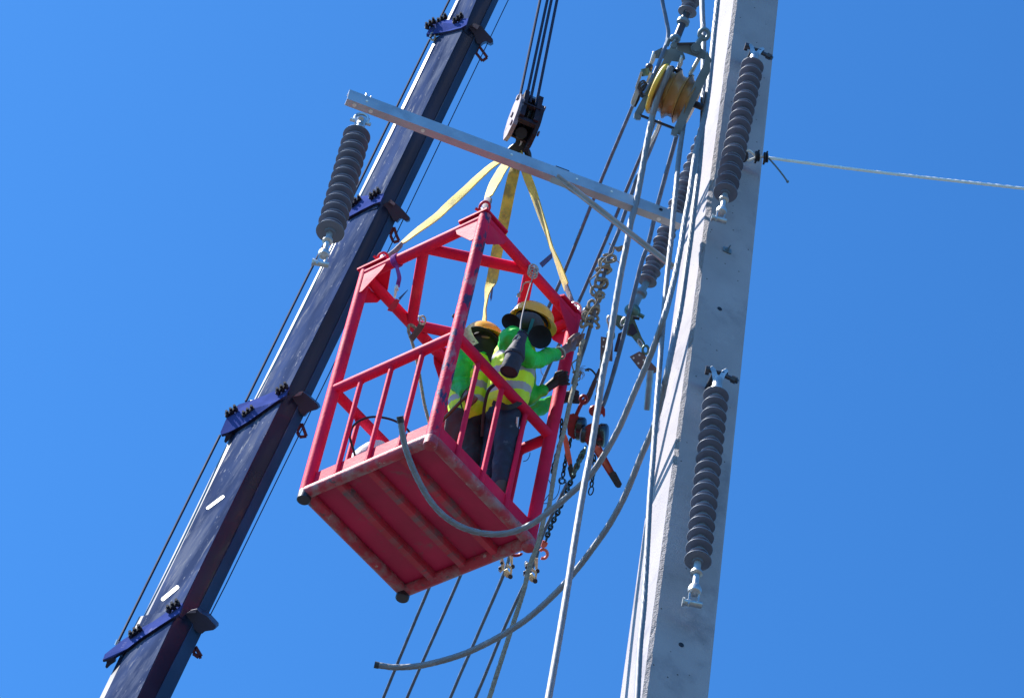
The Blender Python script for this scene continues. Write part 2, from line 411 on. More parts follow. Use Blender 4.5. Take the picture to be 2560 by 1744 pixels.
# ================================================================== ground
g = MB()
n = 48
vs = [V((0, 0, 0))]; fs = []
for j, rr in enumerate((6, 14, 30, 70, 200, 600, 2500)):
    for k in range(n):
        a = 2 * math.pi * k / n
        vs.append(V((rr * math.cos(a), rr * math.sin(a), 0)))
for k in range(n): fs.append((0, 1 + k, 1 + (k + 1) % n))
for j in range(6):
    for k in range(n):
        a = 1 + j * n + k; b = 1 + j * n + (k + 1) % n; fs.append((a, a + n, b + n, b))
g.add(vs, fs)
mat('dark_ground', (0.050, 0.050, 0.050), 0.95, var=0.2, vs=0.4, layers=[((0.05, 0.065, 0.025), 0.25, 0.56, 0.1, 3, None), ((0.075, 0.07, 0.065), 2.0, 0.6, 0.1, 9, None)], bump=0.5, bs=8)  # unseen ground, darkened to asphalt grey to cut bounce light
go = g.build('ground', 'dark_ground', None, smooth=False, origin=V((0, 0, 0)))
go['kind'] = 'structure'

# ================================================================== concrete pole
PB = P(1780, 870, 22.6) + V((-0.0858, 0, 0))
PSI = 0.298
pf = V((math.cos(PSI), math.sin(PSI), 0)); pg = V((-math.sin(PSI), math.cos(PSI), 0))
PK = 0.93
def pole_c(z):
    zo = CAM.z + (z - CAM.z) / PK
    t = (zo - 15) / 8
    a = (0.4348 - 0.0498 * t) * PK; b = 0.4106 * PK
    c = V(((PB.x + 0.093 * t) * PK, (PB.y + 0.1217 * t) * PK, z))
    return c, a, b
def pole_pt(z, u, v):
    """u across the front (-1 left, 1 right), v depth (-1 front, 1 back)"""
    c, a, b = pole_c(z); return c + pf * (a / 2 * u) + pg * (b / 2 * v)
def poleD(y):
    lo, hi = 5.0, 30.0
    for _ in range(40):
        z = (lo + hi) / 2; q = pole_pt(z, -1, -1) - CAM
        yy = H / 2 + F * q.dot(CY) / q.dot(CF)
        if yy > y: lo = z
        else: hi = z
    return q.dot(CF)
_pd = [(y, poleD(y)) for y in range(-400, 2200, 100)]
def pD(y): return interp(_pd, y)

pole = MB(); edge = MB()
zs = [0, 4, 8, 11, 13, 14] + [14 + .05 * i for i in range(1, 241)]
vs = []; ev = []; fs = []; fm = []
CH = 0.022
for z in zs:
    c, a, b = pole_c(z)
    fine = z > 14
    j = lambda s, amp: amp * noise.fractal(V((z * s, s, 1.3)), 0.8, 2.0, 4) if fine else 0
    chip = max(0.0, noise.noise(V((z * 1.7, 4.2, 0))) - 0.28) * 0.05 if fine else 0
    p0 = c - pf * (a / 2) - pg * (b / 2 - CH - abs(j(9, .006)) - chip * .6)          # left face, chamfer start
    p1 = c - pf * (a / 2 - CH * .9 - abs(j(13, .007)) - chip * .6) - pg * (b / 2)
    pm = (p0 + p1) / 2 - (pf + pg).normalized() * 0.004 + (pf + pg) * 0.0 * 1
    pm += (pf + pg).normalized() * (0.004 + 0.007 * (noise.noise(V((z * 16, 7, 2))) if fine else 0))
    r0 = c + pf * (a / 2 - 0.012 - abs(j(7, .010))) - pg * (b / 2)
    r1 = c + pf * (a / 2) - pg * (b / 2 - 0.012)
    r2 = c + pf * (a / 2) + pg * (b / 2); r3 = c - pf * (a / 2 - .012) + pg * (b / 2)
    r4 = c - pf * (a / 2) + pg * (b / 2 - .012)
    vs += [p0, pm, p1, r0, r1, r2, r3, r4]
m8 = 8
for i in range(len(zs) - 1):
    for k in range(m8):
        a = i * m8 + k; b = i * m8 + (k + 1) % m8
        fs.append((a, b, b + m8, a + m8)); fm.append(1 if k in (0, 1) else 0)
fs.append(tuple(range(m8))[::-1]); fm.append(0); fs.append(tuple((len(zs) - 1) * m8 + k for k in range(m8))); fm.append(0)
pole.add(vs, fs)
pt = thing('concrete_pole', 'tall grey square concrete pole with rough chipped corner, sunlit on its narrow left side', 'pole', pole_pt(0, 0, 0))
sh = pole.build('shaft', None, pt, smooth=False, mats=['concrete', 'rough_concrete'])
# material index per face before doubles removal keeps order
for p, q in zip(sh.data.polygons, fm): p.material_index = q
def on_pole(x, y, off=0.0):
    """point of the front face seen at pixel x,y, lifted off metres towards the viewer"""
    a = P(x, y, 1.0) - CAM
    q = pole_pt(18, 0, -1)
    # front face plane is nearly vertical with a small lean; solve by iteration
    d = 22.0
    for _ in range(30):
        w = CAM + a * d
        e = (pole_pt(w.z, 0, -1) - pg * off - w).dot(pg)
        d += e / a.dot(pg)
    return CAM + a * d
# bolt and holes in the front face
def bolt(mb, c, ax, r=0.022, h=0.03):
    mb.cyl(c, c + ax * 0.008, r * 1.5, 14); mb.cyl(c + ax * 0.008, c + ax * (0.008 + h * .6), r, 6); mb.cyl(c + ax * (.008 + h * .6), c + ax * (h + 0.03), r * .5, 10)
for (x, y) in ((1817, 627),):
    b_ = MB(); c = on_pole(x, y)
    b_.box(c - pg * .006, pf * .030, V((0, 0, 1)) * .022, pg * .004); bolt(b_, c - pg * .010, -pg, 0.011, .015)
    b_.build('bolt', 'block_frame', pt)
for (x, y) in ((1799, 772), (1703, 1611)):
    b_ = MB(); c = on_pole(x, y); b_.cyl(c - pg * .003, c + pg * .05, 0.017, 14); b_.build('bolt_hole', 'black_steel', pt)

# ================================================================== crane boom
UX, UY = -0.44, 0.898
def lin(l, s):
    (x0, y0), (x1, y1) = l
    a = x0 * UX + y0 * UY; b = x1 * UX + y1 * UY
    t = (s - a) / (b - a); return x0 + (x1 - x0) * t, y0 + (y1 - y0) * t
def bD(y): return 26.5 - 6.5 * (y / 1744.0)
SEC = [
 dict(L=((1141, 0), (1119, 45)), G=((1190.4, 0), (1171.5, 45)), N=((1231, 0), (1201, 62.5)), R=((1247, 0), (1212, 74))),
 dict(L=((1085, 102), (896.4, 488)), G=((1153.5, 81.5), (959, 484)), N=((1192, 81.5), (989, 503)), R=((1189.5, 132.6), (1002.5, 518.5))),
 dict(L=((795, 680), (635.4, 997.5)), G=((940, 533.7), (723.5, 965)), N=((981.7, 522), (762, 976.6)), R=((987, 556), (777.5, 992))),
 dict(L=((583, 1077), (341, 1575)), G=((707, 997.5), (456, 1508)), N=((751, 1001), (495.6, 1521.7)), R=((758.5, 1041), (518, 1540.6))),
 dict(L=((306, 1626), (249, 1744)), G=((438.7, 1537), (342, 1744)), N=((482, 1557.7), (387.6, 1744)), R=((503, 1584), (426.4, 1744))),
]
COLR = [(1162, 63), (950, 508), (715, 981), (447, 1522)]
cs = [x * UX + y * UY for x, y in COLR]
boom = thing('crane_boom', 'dark navy telescopic crane boom rising diagonally on the left of the picture', 'crane boom', P(100, 2400, bD(2400)))
DOFF = dict(L=0.36, G=0.0, N=0.05, R=0.14)
DGD = dict(L=60, G=0, N=8, R=20)   # station slant in pixels: the section plane leans away
bounds = [-950] + cs + [3300]
for i, sec in enumerate(SEC):
    mb = MB(); s0 = bounds[i] - (0 if i == 0 else 0); s1 = bounds[i + 1] + (14 if i < 4 else 0)
    rows = []
    nst = 10
    for k in range(nst + 1):
        s = lerp(s0, s1, k / nst); pts = {}
        for key in 'LGNR':
            x, y = lin(sec[key], s + DGD[key]); yc = lin(sec['G'], s)[1]
            pts[key] = P(x, y, bD(yc) + DOFF[key])
        G_, L_, R_, N_ = pts['G'], pts['L'], pts['R'], pts['N']
        ax = V((0, 0, 0))
        v2 = (CX * .70 + CY * .62 + CF * .32).normalized()
        # rounded ridge and a return lip on the left edge
        a1 = lerp(G_, L_, .05); a2 = lerp(G_, N_, .12); g2 = lerp(G_, (a1 + a2) / 2, .35)
        l1 = lerp(L_, G_, .12); lb = L_ + v2 * .05 + CF * .03; lbb = L_ + v2 * .22 + CF * .10
        n1 = lerp(N_, G_, .03) ; rb = R_ + CF * .30 - CX * .10
        # lower edge bead (thin raised line between the two dark facets)
        rows.append([lb, L_, l1, a1, g2, a2, n1, N_ - CF * .012, lerp(N_, R_, .07), R_, rb, lbb])
    q = len(rows[0])
    vs = [v for r_ in rows for v in r_]; fs = []; fmi = []
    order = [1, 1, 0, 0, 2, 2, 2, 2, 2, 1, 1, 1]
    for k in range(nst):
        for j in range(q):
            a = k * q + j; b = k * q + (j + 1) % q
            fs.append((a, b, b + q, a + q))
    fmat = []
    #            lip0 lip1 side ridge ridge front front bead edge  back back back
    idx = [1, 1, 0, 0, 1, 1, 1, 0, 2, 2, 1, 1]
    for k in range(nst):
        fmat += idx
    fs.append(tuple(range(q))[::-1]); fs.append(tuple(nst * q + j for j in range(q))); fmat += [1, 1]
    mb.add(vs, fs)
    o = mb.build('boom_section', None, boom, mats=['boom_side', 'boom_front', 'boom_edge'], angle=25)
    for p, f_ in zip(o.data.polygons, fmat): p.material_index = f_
    sec['obj'] = o
# reflective marks on the fourth section
def pill(mb, x0, y0, x1, y1, w, doff=0.0, th=.004):
    a = math.atan2(y1 - y0, x1 - x0); pts = []
    for k in range(9): t = a + math.pi / 2 + math.pi * k / 8; pts.append((x0 + w * math.cos(t), y0 + w * math.sin(t)))
    for k in range(9): t = a - math.pi / 2 + math.pi * k / 8; pts.append((x1 + w * math.cos(t), y1 + w * math.sin(t)))
    return pts
def side_depth(x, y, i):
    """depth of the left (lit) face of section i at a pixel"""
    s = x * UX + y * UY
    for _ in range(6):
        gx, gy = lin(SEC[i]['G'], s); lx, ly = lin(SEC[i]['L'], s + 60)
        t = ((x - gx) * (lx - gx) + (y - gy) * (ly - gy)) / ((lx - gx) ** 2 + (ly - gy) ** 2)
        px, py = lerp(gx, lx, t), lerp(gy, ly, t)
        s += ((x - px) * UX + (y - py) * UY)
    return bD(gy) + DOFF['L'] * max(0, min(1, t))
for (x0, y0, x1, y1, w) in ((519, 1269, 557, 1241, 3.6), (407, 1496.5, 443, 1467, 4.6)):
    pts = pill(None, x0, y0, x1, y1, w)
    mb = MB(); mb.plate([P(x, y, side_depth(x, y, 3) - .012) for x, y in pts], CF * .004)
    o = mb.build('reflective_mark', 'white_mark', boom)
# collars
COLLAR = [
 dict(top=[(1171, 46), (1128, 50), (1097, 50), (1082, 56), (1066, 85)], bot=[(1075, 86), (1094, 83), (1125, 77), (1152, 70), (1166, 62)],
      bolts=[(1106, 53), (1146, 51), (1077, 64)], br=[(1174, 65), (1186, 57), (1203, 65), (1232, 98), (1233, 105), (1226, 109), (1214, 103), (1207, 106), (1202, 111), (1192, 108), (1184, 84), (1166, 68)], wh=[(1176, 66), (1185.5, 57.5), (1199, 64), (1193, 74), (1186, 69)],
      lug=[(1197, 115), (1218, 144), (1206, 153), (1190, 133)], hole=[(1195, 126), (1203, 142)]),
 dict(top=[(959.5, 484), (930, 487), (900, 491), (884, 497), (868, 520)], bot=[(868, 545), (873, 541), (905, 524), (935, 509), (951, 504)],
      bolts=[(938, 489), (890, 508)], br=[(968, 506), (976, 498), (988, 507), (1003, 520), (1024, 543), (1022, 551), (1015, 553), (1004, 545), (998, 547), (992, 555), (983, 550), (966, 520), (955, 512)], wh=[(969, 505), (977, 499), (988, 508), (984, 515), (978, 509)],
      lug=[(985, 568), (992, 590), (998, 602), (984, 606), (976, 588)], hole=[(984, 578), (991, 597)]),
 dict(top=[(723.5, 965.5), (695, 974), (665, 986), (635, 998), (612, 1006), (598, 1010), (585, 1020), (567, 1043), (551, 1080)], bot=[(554, 1085), (571, 1080), (585, 1073), (620, 1053), (660, 1024), (690, 1003), (714, 988)],
      bolts=[(706, 976), (622, 1034), (580, 1033)], br=[(733, 990), (748, 980), (757, 979), (766, 985), (793, 1009), (797, 1018), (790, 1024), (774, 1028), (766, 1033), (760, 1041), (752, 1034), (735, 1006), (720, 994)], wh=[(734, 990), (748, 979.5), (757, 978), (752, 987), (740, 990)],
      lug=[(754, 1058), (766, 1090), (749, 1092), (743, 1078)], hole=[(750, 1072), (757, 1087)]),
 dict(top=[(457, 1506), (440, 1510), (420, 1527), (380, 1554), (342, 1575), (310, 1596), (277, 1622), (262, 1634)], bot=[(257, 1648), (266, 1646), (283, 1641), (318, 1620), (350, 1595), (400, 1562), (447, 1532)],
      bolts=[(434, 1519), (340, 1583)], br=[(465, 1532), (478, 1524), (492, 1521), (500, 1530), (518, 1540), (539, 1563), (539, 1570), (533, 1574), (513, 1577), (505, 1583), (495, 1580), (470, 1560), (450, 1536)], wh=[(466, 1532), (478, 1524), (492, 1521), (488, 1531), (478, 1531)],
      lug=[(488, 1615), (503, 1640), (497, 1642), (483, 1632)], hole=[(487, 1628), (493, 1636)]),
]
for i, c in enumerate(COLLAR):
    outl = c['top'] + c['bot']; gx, gy = COLR[i]
    lx = min(p[0] for p in outl)
    sl_ = (side_depth(*c['top'][2], i + 1) - bD(gy)) / max(20.0, gx - c['top'][2][0])
    def dd(x, y, f=0.0): return min(side_depth(x, y, i + 1), side_depth(x, y, i)) - .045 - f
    mb = MB(); mb.plate([P(x, y, dd(x, y, .035)) for x, y in outl], (CF * .05 + CY * .02))
    cp = mb.build('collar_plate', 'collar_blue', boom, smooth=False)
    # dark ledge under the plate
    mb = MB()
    low = c['bot']
    for a, b in zip(low, low[1:]):
        mb.bar(P(a[0], a[1] + 1.5, dd(a[0], a[1], .01)), P(b[0], b[1] + 1.5, dd(b[0], b[1], .01)), .014, .016)
    mb.build('ledge', 'bracket_navy', boom, smooth=False)
    for (x, y) in c['bolts']:
        mb = MB(); d = dd(x, y, .055); p = P(x, y, d); w = .013
        ax = (-CF * .6 - CY * .65 - CX * .15).normalized()
        for k in (-1, 0, 1):
            q = p + CX * (k * .028) + CY * (-k * .020)
            mb.cyl(q, q + ax * .032, .019, 6); mb.cyl(q + ax * .032, q + ax * .055, .011, 8)
        mb.ring(p + CY * .018, CX * 1, CY * -.7, .045, .02, .008, 14, 6, 0, 2 * math.pi)
        mb.build('bolt', 'black_steel', boom)
    # bracket on the right side
    mb = MB(); mb.pp(c['br'], bD(gy) + .02, .22); mb.build('rope_guide_bracket', 'bracket_navy', boom, smooth=False)
    mb = MB(); mb.pp(c['wh'], bD(gy) - .012, .03); mb.build('scuffed_lip', 'block_paint', boom, smooth=False)
    # lug loop
    lg = c['lug']; mb = MB(); d = bD(gy) + .12
    q = [P(x, y, d) for x, y in lg]
    for a, b in zip(q, q[1:] + q[:1]): mb.bar(a, b, .022, .03, CF)
    mb.build('lug', 'red_lug', boom, smooth=False)
    # little dark cable clamp under the left end
    if i > 1:
        x, y = c['bot'][0]; mb = MB(); d = dd(x, y, -.03)
        mb.pp([(x + 10, y - 4), (x + 34, y - 16), (x + 30, y + 6), (x + 18, y + 14), (x + 10, y + 22), (x + 6, y + 18), (x + 9, y + 8)], d, .06)
        mb.build('cable_clamp', 'bracket_navy', boom, smooth=False)
    elif i == 0:
        mb = MB(); d = dd(1080, 90, 0); mb.ring(P(1082, 92, d), CX, CY, .02, .03, .009, 12, 6); mb.build('cable_clamp', 'galvanised', boom)
# extension ropes along the left side (belong to the boom)
def bl(y): return bD(y) + .42
ext = [[(1320, -390), (1076, 95)], [(1074, 100), (893, 469), (868, 520)], [(868, 520), (804.5, 621), (614.5, 1003)], [(550, 1088), (296.6, 1601)]]
for l in ext:
    mb = MB(); mb.tube(spline(PP(l, bl), 4), .0095, 6); mb.build('extension_rope', 'steel_wire', boom)
mb = MB(); mb.tube(PP([(292, 1612), (297, 1600)], bl(1600)), .018, 8); mb.build('rope_socket', 'galvanised', boom)
mb = MB()
mb.tube(PP([(1560, -600), (1271, 0), (1041, 480), (849.5, 880), (702, 1180), (565, 1460), (522, 1544)], lambda y: bD(y) + .25), .0042, 5)
single(mb, 'wire', 'steel_wire', 'hair-thin dark wire running down just right of the crane boom', 'wire')

# ================================================================== crossarm
q0 = P(1714, 540, 23.3 * PK); ZA = q0.z
A0 = PZ(868, 247, ZA); A1 = PZ(1705, 560, ZA)
AT = (A1 - A0).normalized(); AN = V((AT.y, -AT.x, 0)).normalized()
if AN.y > 0: AN = -AN          # towards the viewer
UPV = V((0, 0, 1))
arm = thing('crossarm', 'long pale steel channel crossarm reaching left from the concrete pole', 'crossarm', A1)
AH, AW = .118 * PK, .062 * PK
mb = MB()
prof = [(0, 0), (0, AH), (-.0, AH), (-AW, AH), (-AW, AH - .009), (-.009, AH - .009), (-.009, .009), (-AW, .009), (-AW, 0)]
prof = [(0, 0), (0, AH), (-AW, AH), (-AW, AH - .009), (-.009, AH - .009), (-.009, .009), (-AW, .009), (-AW, 0)]
n = 24; Lr = (A1 - A0).length; vs = []; fs = []
for i in range(n + 1):
    c = lerp(A0, A1, i / n)
    for (a, b) in prof: vs.append(c + AN * a + UPV * b)
q = len(prof)
for i in range(n):
    for k in range(q):
        a = i * q + k; b = i * q + (k + 1) % q; fs.append((a, b, b + q, a + q))
fs.append(tuple(range(q))[::-1]); fs.append(tuple(n * q + k for k in range(q)))
mb.add(vs, fs); mb.build('channel', 'arm_steel', arm, smooth=False)
def arm_pt(x, dz, off=0.0):
    """point on the arm at horizontal pixel x"""
    lo, hi = -.1, 1.1
    for _ in range(40):
        t = (lo + hi) / 2; w = lerp(A0, A1, t) + UPV * dz + AN * off; c = w - CAM
        if W / 2 + F * c.dot(CX) / c.dot(CF) < x: lo = t
        else: hi = t
    return w
def disc(mb, c, ax, r, seg=12): mb.cyl(c, c + ax * .004, r, seg)
for (x, dz, r) in ((917, .052, .009), (1279, .06, .008), (1442, .06, .008), (1529, .065, .008)):
    mb = MB(); c = arm_pt(x, dz, .0); disc(mb, c, AN, r); 
    mb.build('bolt_hole', 'sky_hole' if False else 'white_mark', arm)  # white disc stands for bright sky seen through the hole
for (x, r) in ((886, .014), (927, .014), (1057, .014), (1647, .015)):
    mb = MB(); c = arm_pt(x, 0, -AW * .5) ; mb.cyl(c - UPV * .003, c + UPV * .001, r, 14); mb.build('bolt_hole', 'white_mark', arm)  # flange holes: sky light painted as white discs
mb = MB(); c = arm_pt(1652, .07, 0); mb.lathe([(0, 0), (.014, 0), (.014, .003), (0, .003)], c, c + AN, 12); mb.build('bolt_hole', 'black_steel', arm)
mb = MB(); c = arm_pt(913, AH, -.03); bolt(mb, c, UPV, .016, .03); bolt(mb, c + AT * .035, UPV, .012, .02); mb.build('bolt', 'galvanised', arm)
mb = MB(); mb.box(arm_pt(1402, AH + .006, -.03), AT * .05, AN * .03, UPV * .005); mb.build('bracket_plate', 'dark_steel', arm, smooth=False)
# brace
B0 = arm_pt(1392, -.006, .012); B1 = P(1684, 668, depth(A1) - .40)
mb = MB()
mb.bar(B0, B1, .050, .007, AN.cross(B1 - B0)); mb.bar(B0 - AN * .0, B1, .007, .045, (B1 - B0).cross(AN))
mb.build('brace', 'arm_steel', arm, smooth=False)
mb = MB(); mb.pp([(1379, 441), (1426, 462), (1440, 478), (1436, 486), (1412, 470), (1375, 456)], depth(B0) - .03, .008); mb.build('gusset', 'arm_steel', arm, smooth=False)
for x, y in ((1422, 457), (1437, 473)):
    mb = MB(); c = P(x, y, depth(B0) - .035); mb.cyl(c, c - CF * .012, .010, 6); mb.build('bolt', 'galvanised', arm)

# ================================================================== insulators
def insulator(label, p_top, p_bot, d_shed, n, small=None, group=None, top=None, bot=None, body='rubber_shed', ratio=.72, loc=None):
    """p_top / p_bot: centres of first and last shed; top/bot: lists of fittings built by callers"""
    t = thing('insulator', label, 'insulator', loc or p_top, group)
    ax = (p_bot - p_top).normalized(); L = (p_bot - p_top).length; sp = L / (n - 1); r = d_shed / 2
    rr = r * .40; prof = [(0, -.05), (rr * .9, -.05), (rr, -.03)]
    for i in range(n):
        h = i * sp
        prof += [(rr, h - .010), (r * .7, h - .001), (r * .985, h + .006), (r, h + .0095), (r * .985, h + .012), (r * .75, h + .011), (rr, h + .014)]
        if i < n - 1 and small:
            h2 = h + sp / 2; r2 = r * small
            prof += [(rr, h2 - .006), (r2 * .75, h2), (r2, h2 + .006), (r2 * .98, h2 + .009), (rr, h2 + .010)]
    prof += [(rr, L + .03), (0, L + .03)]
    mb = MB(); mb.lathe(prof, p_top, p_top + ax, 40); mb.build('sheds', body, t, angle=50)
    return t, ax, L
# 1 hanging from the arm
ct, cb = P(893, 340, 22.62), P(826, 577, 22.62)
def vD(y, y0, d0):
    """depth of a plumb line that has depth d0 at y0"""
    return d0 + (pD(y) - pD(y0)) * (d0 / pD(y0))
INS = 'long grey composite insulators with stacked round sheds'
d1 = depth(arm_pt(905, 0, -.03))
pt_, pb_ = P(892, 339, vD(339, 260, d1)), P(826, 577, vD(577, 260, d1))
t, ax, L = insulator('grey shed insulator hanging from the far left end of the steel crossarm', pt_, pb_, .185, 12, small=.80, group=INS)
mb = MB()
mb.cyl(pt_ - ax * .12, pt_ - ax * .03, .026, 18); mb.cyl(pt_ - ax * .14, pt_ - ax * .115, .032, 6)
mb.build('end_fitting', 'galvanised', t)
c = pt_ - ax * .185
mb = MB(); side = ax.cross(CF).normalized(); 
for s_ in (-1, 1):
    mb.plate([c + side * (-.035) + CF * .02 * s_ + ax * .06, c + side * .035 + CF * .02 * s_ + ax * .06, c + side * .034 + CF * .02 * s_ - ax * .01, c + side * .02 + CF * .02 * s_ - ax * .035, c - side * .02 + CF * .02 * s_ - ax * .035, c - side * .034 + CF * .02 * s_ - ax * .01], CF * .010 * s_)
mb.box(c + ax * .06, side * .036, CF * .03, ax * .012)
mb.cyl(c - CF * .05 - ax * .003, c + CF * .05 - ax * .003, .018, 14)
mb.build('clevis', 'galvanised', t)
mb = MB(); mb.ring(c - ax * .015, side, ax, .045, .05, .011, 20, 8); mb.cyl(c - side * .07 + ax * .02, c + side * .07 + ax * .035, .013, 10); mb.build('shackle', 'galvanised', t)
mb = MB(); p = pt_ - ax * .05
mb.tube([p + side * .02, p + side * .06 - ax * .03], .003, 5); mb.tube([p + side * .02, p + side * .065 + ax * .01], .003, 5); mb.build('cotter_pin', 'dark_steel', t)
def socket_end(t, p0, ax, l1=.14, sc=1.0, m='galvanised', hook_dir=None):
    """rod, collar ring and socket clevis below the last shed"""
    mb = MB(); e = p0 + ax * l1
    mb.cyl(p0, e, .021 * sc, 16); mb.lathe([(.02 * sc, -.02), (.034 * sc, -.012), (.036 * sc, .006), (.022 * sc, .016)], e - ax * .015, e, 18)
    mb.cyl(e, e + ax * .10 * sc, .018 * sc, 14); mb.build('end_fitting', m, t)
    f = e + ax * .12 * sc; side = ax.cross(CF).normalized(); mb = MB()
    mb.lathe([(0, -.03 * sc), (.03 * sc, -.025 * sc), (.040 * sc, 0), (.036 * sc, .025 * sc), (.02 * sc, .035 * sc), (0, .036 * sc)], f, f + ax, 16)
    mb.build('ball_socket', m, t)
    mb = MB(); g_ = f + ax * .03 * sc
    for s_ in (-1, 1):
        o_ = side * (.022 * s_ * sc) + CF * (.012 * s_)
        mb.plate([g_ + o_ - CF * .018, g_ + o_ + CF * .018, g_ + o_ + CF * .014 + ax * .06 * sc, g_ + o_ + CF * .02 + ax * .09 * sc, g_ + o_ + ax * .115 * sc, g_ + o_ - CF * .02 + ax * .09 * sc, g_ + o_ - CF * .014 + ax * .06 * sc], side * .010 * s_)
    h = g_ + ax * .085 * sc; mb.cyl(h - side * .05 * sc, h + side * .05 * sc, .020 * sc, 12); mb.cyl(h - side * .062 * sc, h - side * .05 * sc, .028 * sc, 6)
    mb.build('clevis', m, t)
socket_end(t, pb_ + ax * .01, ax, .115, .95)

# 2, 3 on the front face of the pole
def pole_ins(label, bx, by, tx, ty, ex, ey, dia, n, off, offb, small):
    b0 = on_pole(bx, by, .02)
    pt_ = on_pole(tx, ty, off); pb_ = on_pole(ex, ey, offb)
    t, ax, L = insulator(label, pt_, pb_, dia, n, small=small, group=INS)
    side = ax.cross(CF).normalized()
    mb = MB(); top = pt_ - ax * .03
    mb.cyl(top - ax * .13, top, .032, 20); mb.cyl(top - ax * .02, top + ax * .012, .045, 20); mb.build('end_fitting', 'galvanised', t)
    e = top - ax * .14
    for s_ in (-1, 1):
        mb = MB(); o_ = side * .045 * s_
        mb.plate([e + side * .005 * s_ + CF * .012, e + o_ * .7 + CF * .012 + ax * .02, e + o_ - ax * .05, e + o_ * 1.35 - ax * .095, e + o_ * 1.0 - ax * .115, e + o_ * .5 - ax * .09, e + o_ * .1 - ax * .03], -CF * .022)
        mb.build('clevis_arm', 'galvanised', t)
    mb = MB(); h = e - ax * .06
    mb.cyl(h - side * .085, h + side * .06, .013, 12); mb.cyl(h - side * .085, h - side * .060, .030, 14); mb.cyl(h + side * .045 + ax * .02, h + side * .13 + ax * .055, .015, 10)
    mb.cyl(h + side * .088 + ax * .035, h + side * .118 + ax * .048, .026, 6); mb.build('bolt', 'dark_steel', t)
    mb = MB(); mb.tube([h - side * .02, h + pg * (off + .0)], .018, 10); mb.build('eye_bolt', 'dark_steel', t)
    return t, ax, pb_
t, ax, pb_ = pole_ins('dark grey shed insulator on the upper pole face beside the tied white rope', 1880, 112, 1881, 166, 1814, 480, .168, 15, .16, .16, .74)
socket_end(t, pb_ + ax * .01, ax, .10, .95)
t, ax, pb_ = pole_ins('dark grey shed insulator on the lower front face of the concrete pole', 1795, 918, 1790, 988, 1745, 1398, .166, 16, .16, .16, .70)
socket_end(t, pb_ + ax * .01, ax, .125, 1.05)

# 4 dead-end insulator running behind the pole down to the clamps, 5 cut by the top edge
IB = 'lighter grey insulators on the left side behind the cables'
pt_ = P(1768, 330, 24.9); pb_ = P(1619, 700, 23.95)
t, ax, L = insulator('grey shed insulator slanting down behind the steel crossarm and the left edge of the pole', pt_, pb_, .150, 17, small=.82, group=IB)
mb = MB(); e = pb_ + ax * .01; f = P(1581, 776, 23.75)
mb.cyl(e, f, .026, 16); mb.build('end_fitting', 'block_frame', t)
mb = MB(); mb.lathe([(.026, -.03), (.045, -.015), (.045, .015), (.026, .03)], lerp(e, f, .42), f, 18); mb.build('collar', 'block_frame', t)
mb = MB(); mb.ball(f, .062, 16, (1.0, .8, .9)); mb.cyl(f + CX * .03 + CY * .02, f + CX * .085 + CY * .05, .016, 8); mb.build('ball_socket', 'clamp_green', t)
pt_ = P(1775, -150, 25.4); pb_ = P(1719, 28, 25.0)
t, ax, L = insulator('short visible end of a grey insulator cut off by the top edge of the picture', pt_, pb_, .150, 8, small=.82, group=IB)
mb = MB(); e = pb_; f = P(1690, 100, 24.85)
mb.cyl(e, f, .030, 16); mb.build('end_fitting', 'dark_steel', t)
mb = MB(); mb.lathe([(.026, -.03), (.050, -.015), (.050, .015), (.026, .03)], lerp(e, f, .38), f, 18); mb.build('collar', 'block_frame', t)

# ================================================================== hook block, ropes, slings
HD = 24.1
bw = V((0.9625, 0.2712, 0)); bd_ = V((-0.2712, 0.9625, 0)); bu = V((0.03, 0, 1)).normalized()
hb = P(1311, 300, HD)
blk = thing('hook_block', 'dark crane hook block above the crossarm, sunlight painted pale on its left cheek', 'hook block', hb)
poly = [(-.05, .22), (.06, .205), (.13, .10), (.15, -.05), (.11, -.19), (.02, -.235), (-.075, -.20), (-.135, -.10), (-.15, .03), (-.11, .14)]
def cheek(cx, th, dz=0.0, dy=0.0):
    mb = MB(); mb.plate([hb + bw * cx + bd_ * (a + dy) + bu * (b + dz) for a, b in poly], bw * th); return mb
for sx_ in (-.056, .056):
    mb = MB(); mb.box(hb + bw * sx_ + bd_ * -.125 + bu * .01, bw * .018, bd_ * .018, bu * .155); mb.build('front_bar', 'block_dark', blk, smooth=False)
mb = MB(); mb.box(hb + bd_ * .06 + bu * .0, bw * .069, bd_ * .008, bu * .17); mb.build('back_plate', 'block_dark', blk, smooth=False)
cheek(-.098, .032).build('cheek_plate', 'block_paint', blk, smooth=False)  # sunlight put into the paler paint of this cheek
cheek(.070, .030, -.03, 0).build('cheek_plate', 'block_dark', blk, smooth=False)
for (cx, rr) in ((-.035, .125), (.0, .125), (.035, .125)):
    mb = MB(); c = hb + bw * (cx) + bu * .02
    mb.lathe([(.03, -.014), (rr, -.014), (rr * .86, -.004), (rr * .86, .004), (rr, .014), (.03, .014)], c, c + bw, 32)
    mb.build('sheave', 'black_steel', blk)
for (dz, dy, hh) in ((.19, -.05, .022), (.165, -.07, .012), (.0, -.13, .007), (-.15, -.10, .018)):
    mb = MB(); mb.box(hb + bd_ * dy + bu * dz, bw * .070, bd_ * .02, bu * hh); mb.build('cross_plate', 'block_dark', blk, smooth=False)
mb = MB(); mb.box(hb + bd_ * -.075 + bu * .195 + bw * .0, bw * .035, bd_ * .006, bu * .018); mb.build('name_plate', 'tube_blue_grey', blk, smooth=False)
for s_ in (-.1, .115):
    for (a, b) in ((-.05, .16), (.0, .0), (-.04, -.15)):
        mb = MB(); c = hb + bd_ * a + bu * b + bw * s_; mb.cyl(c, c + (-bw if s_ < 0 else bw) * .010, .022, 12); mb.build('bolt', 'block_paint', blk)
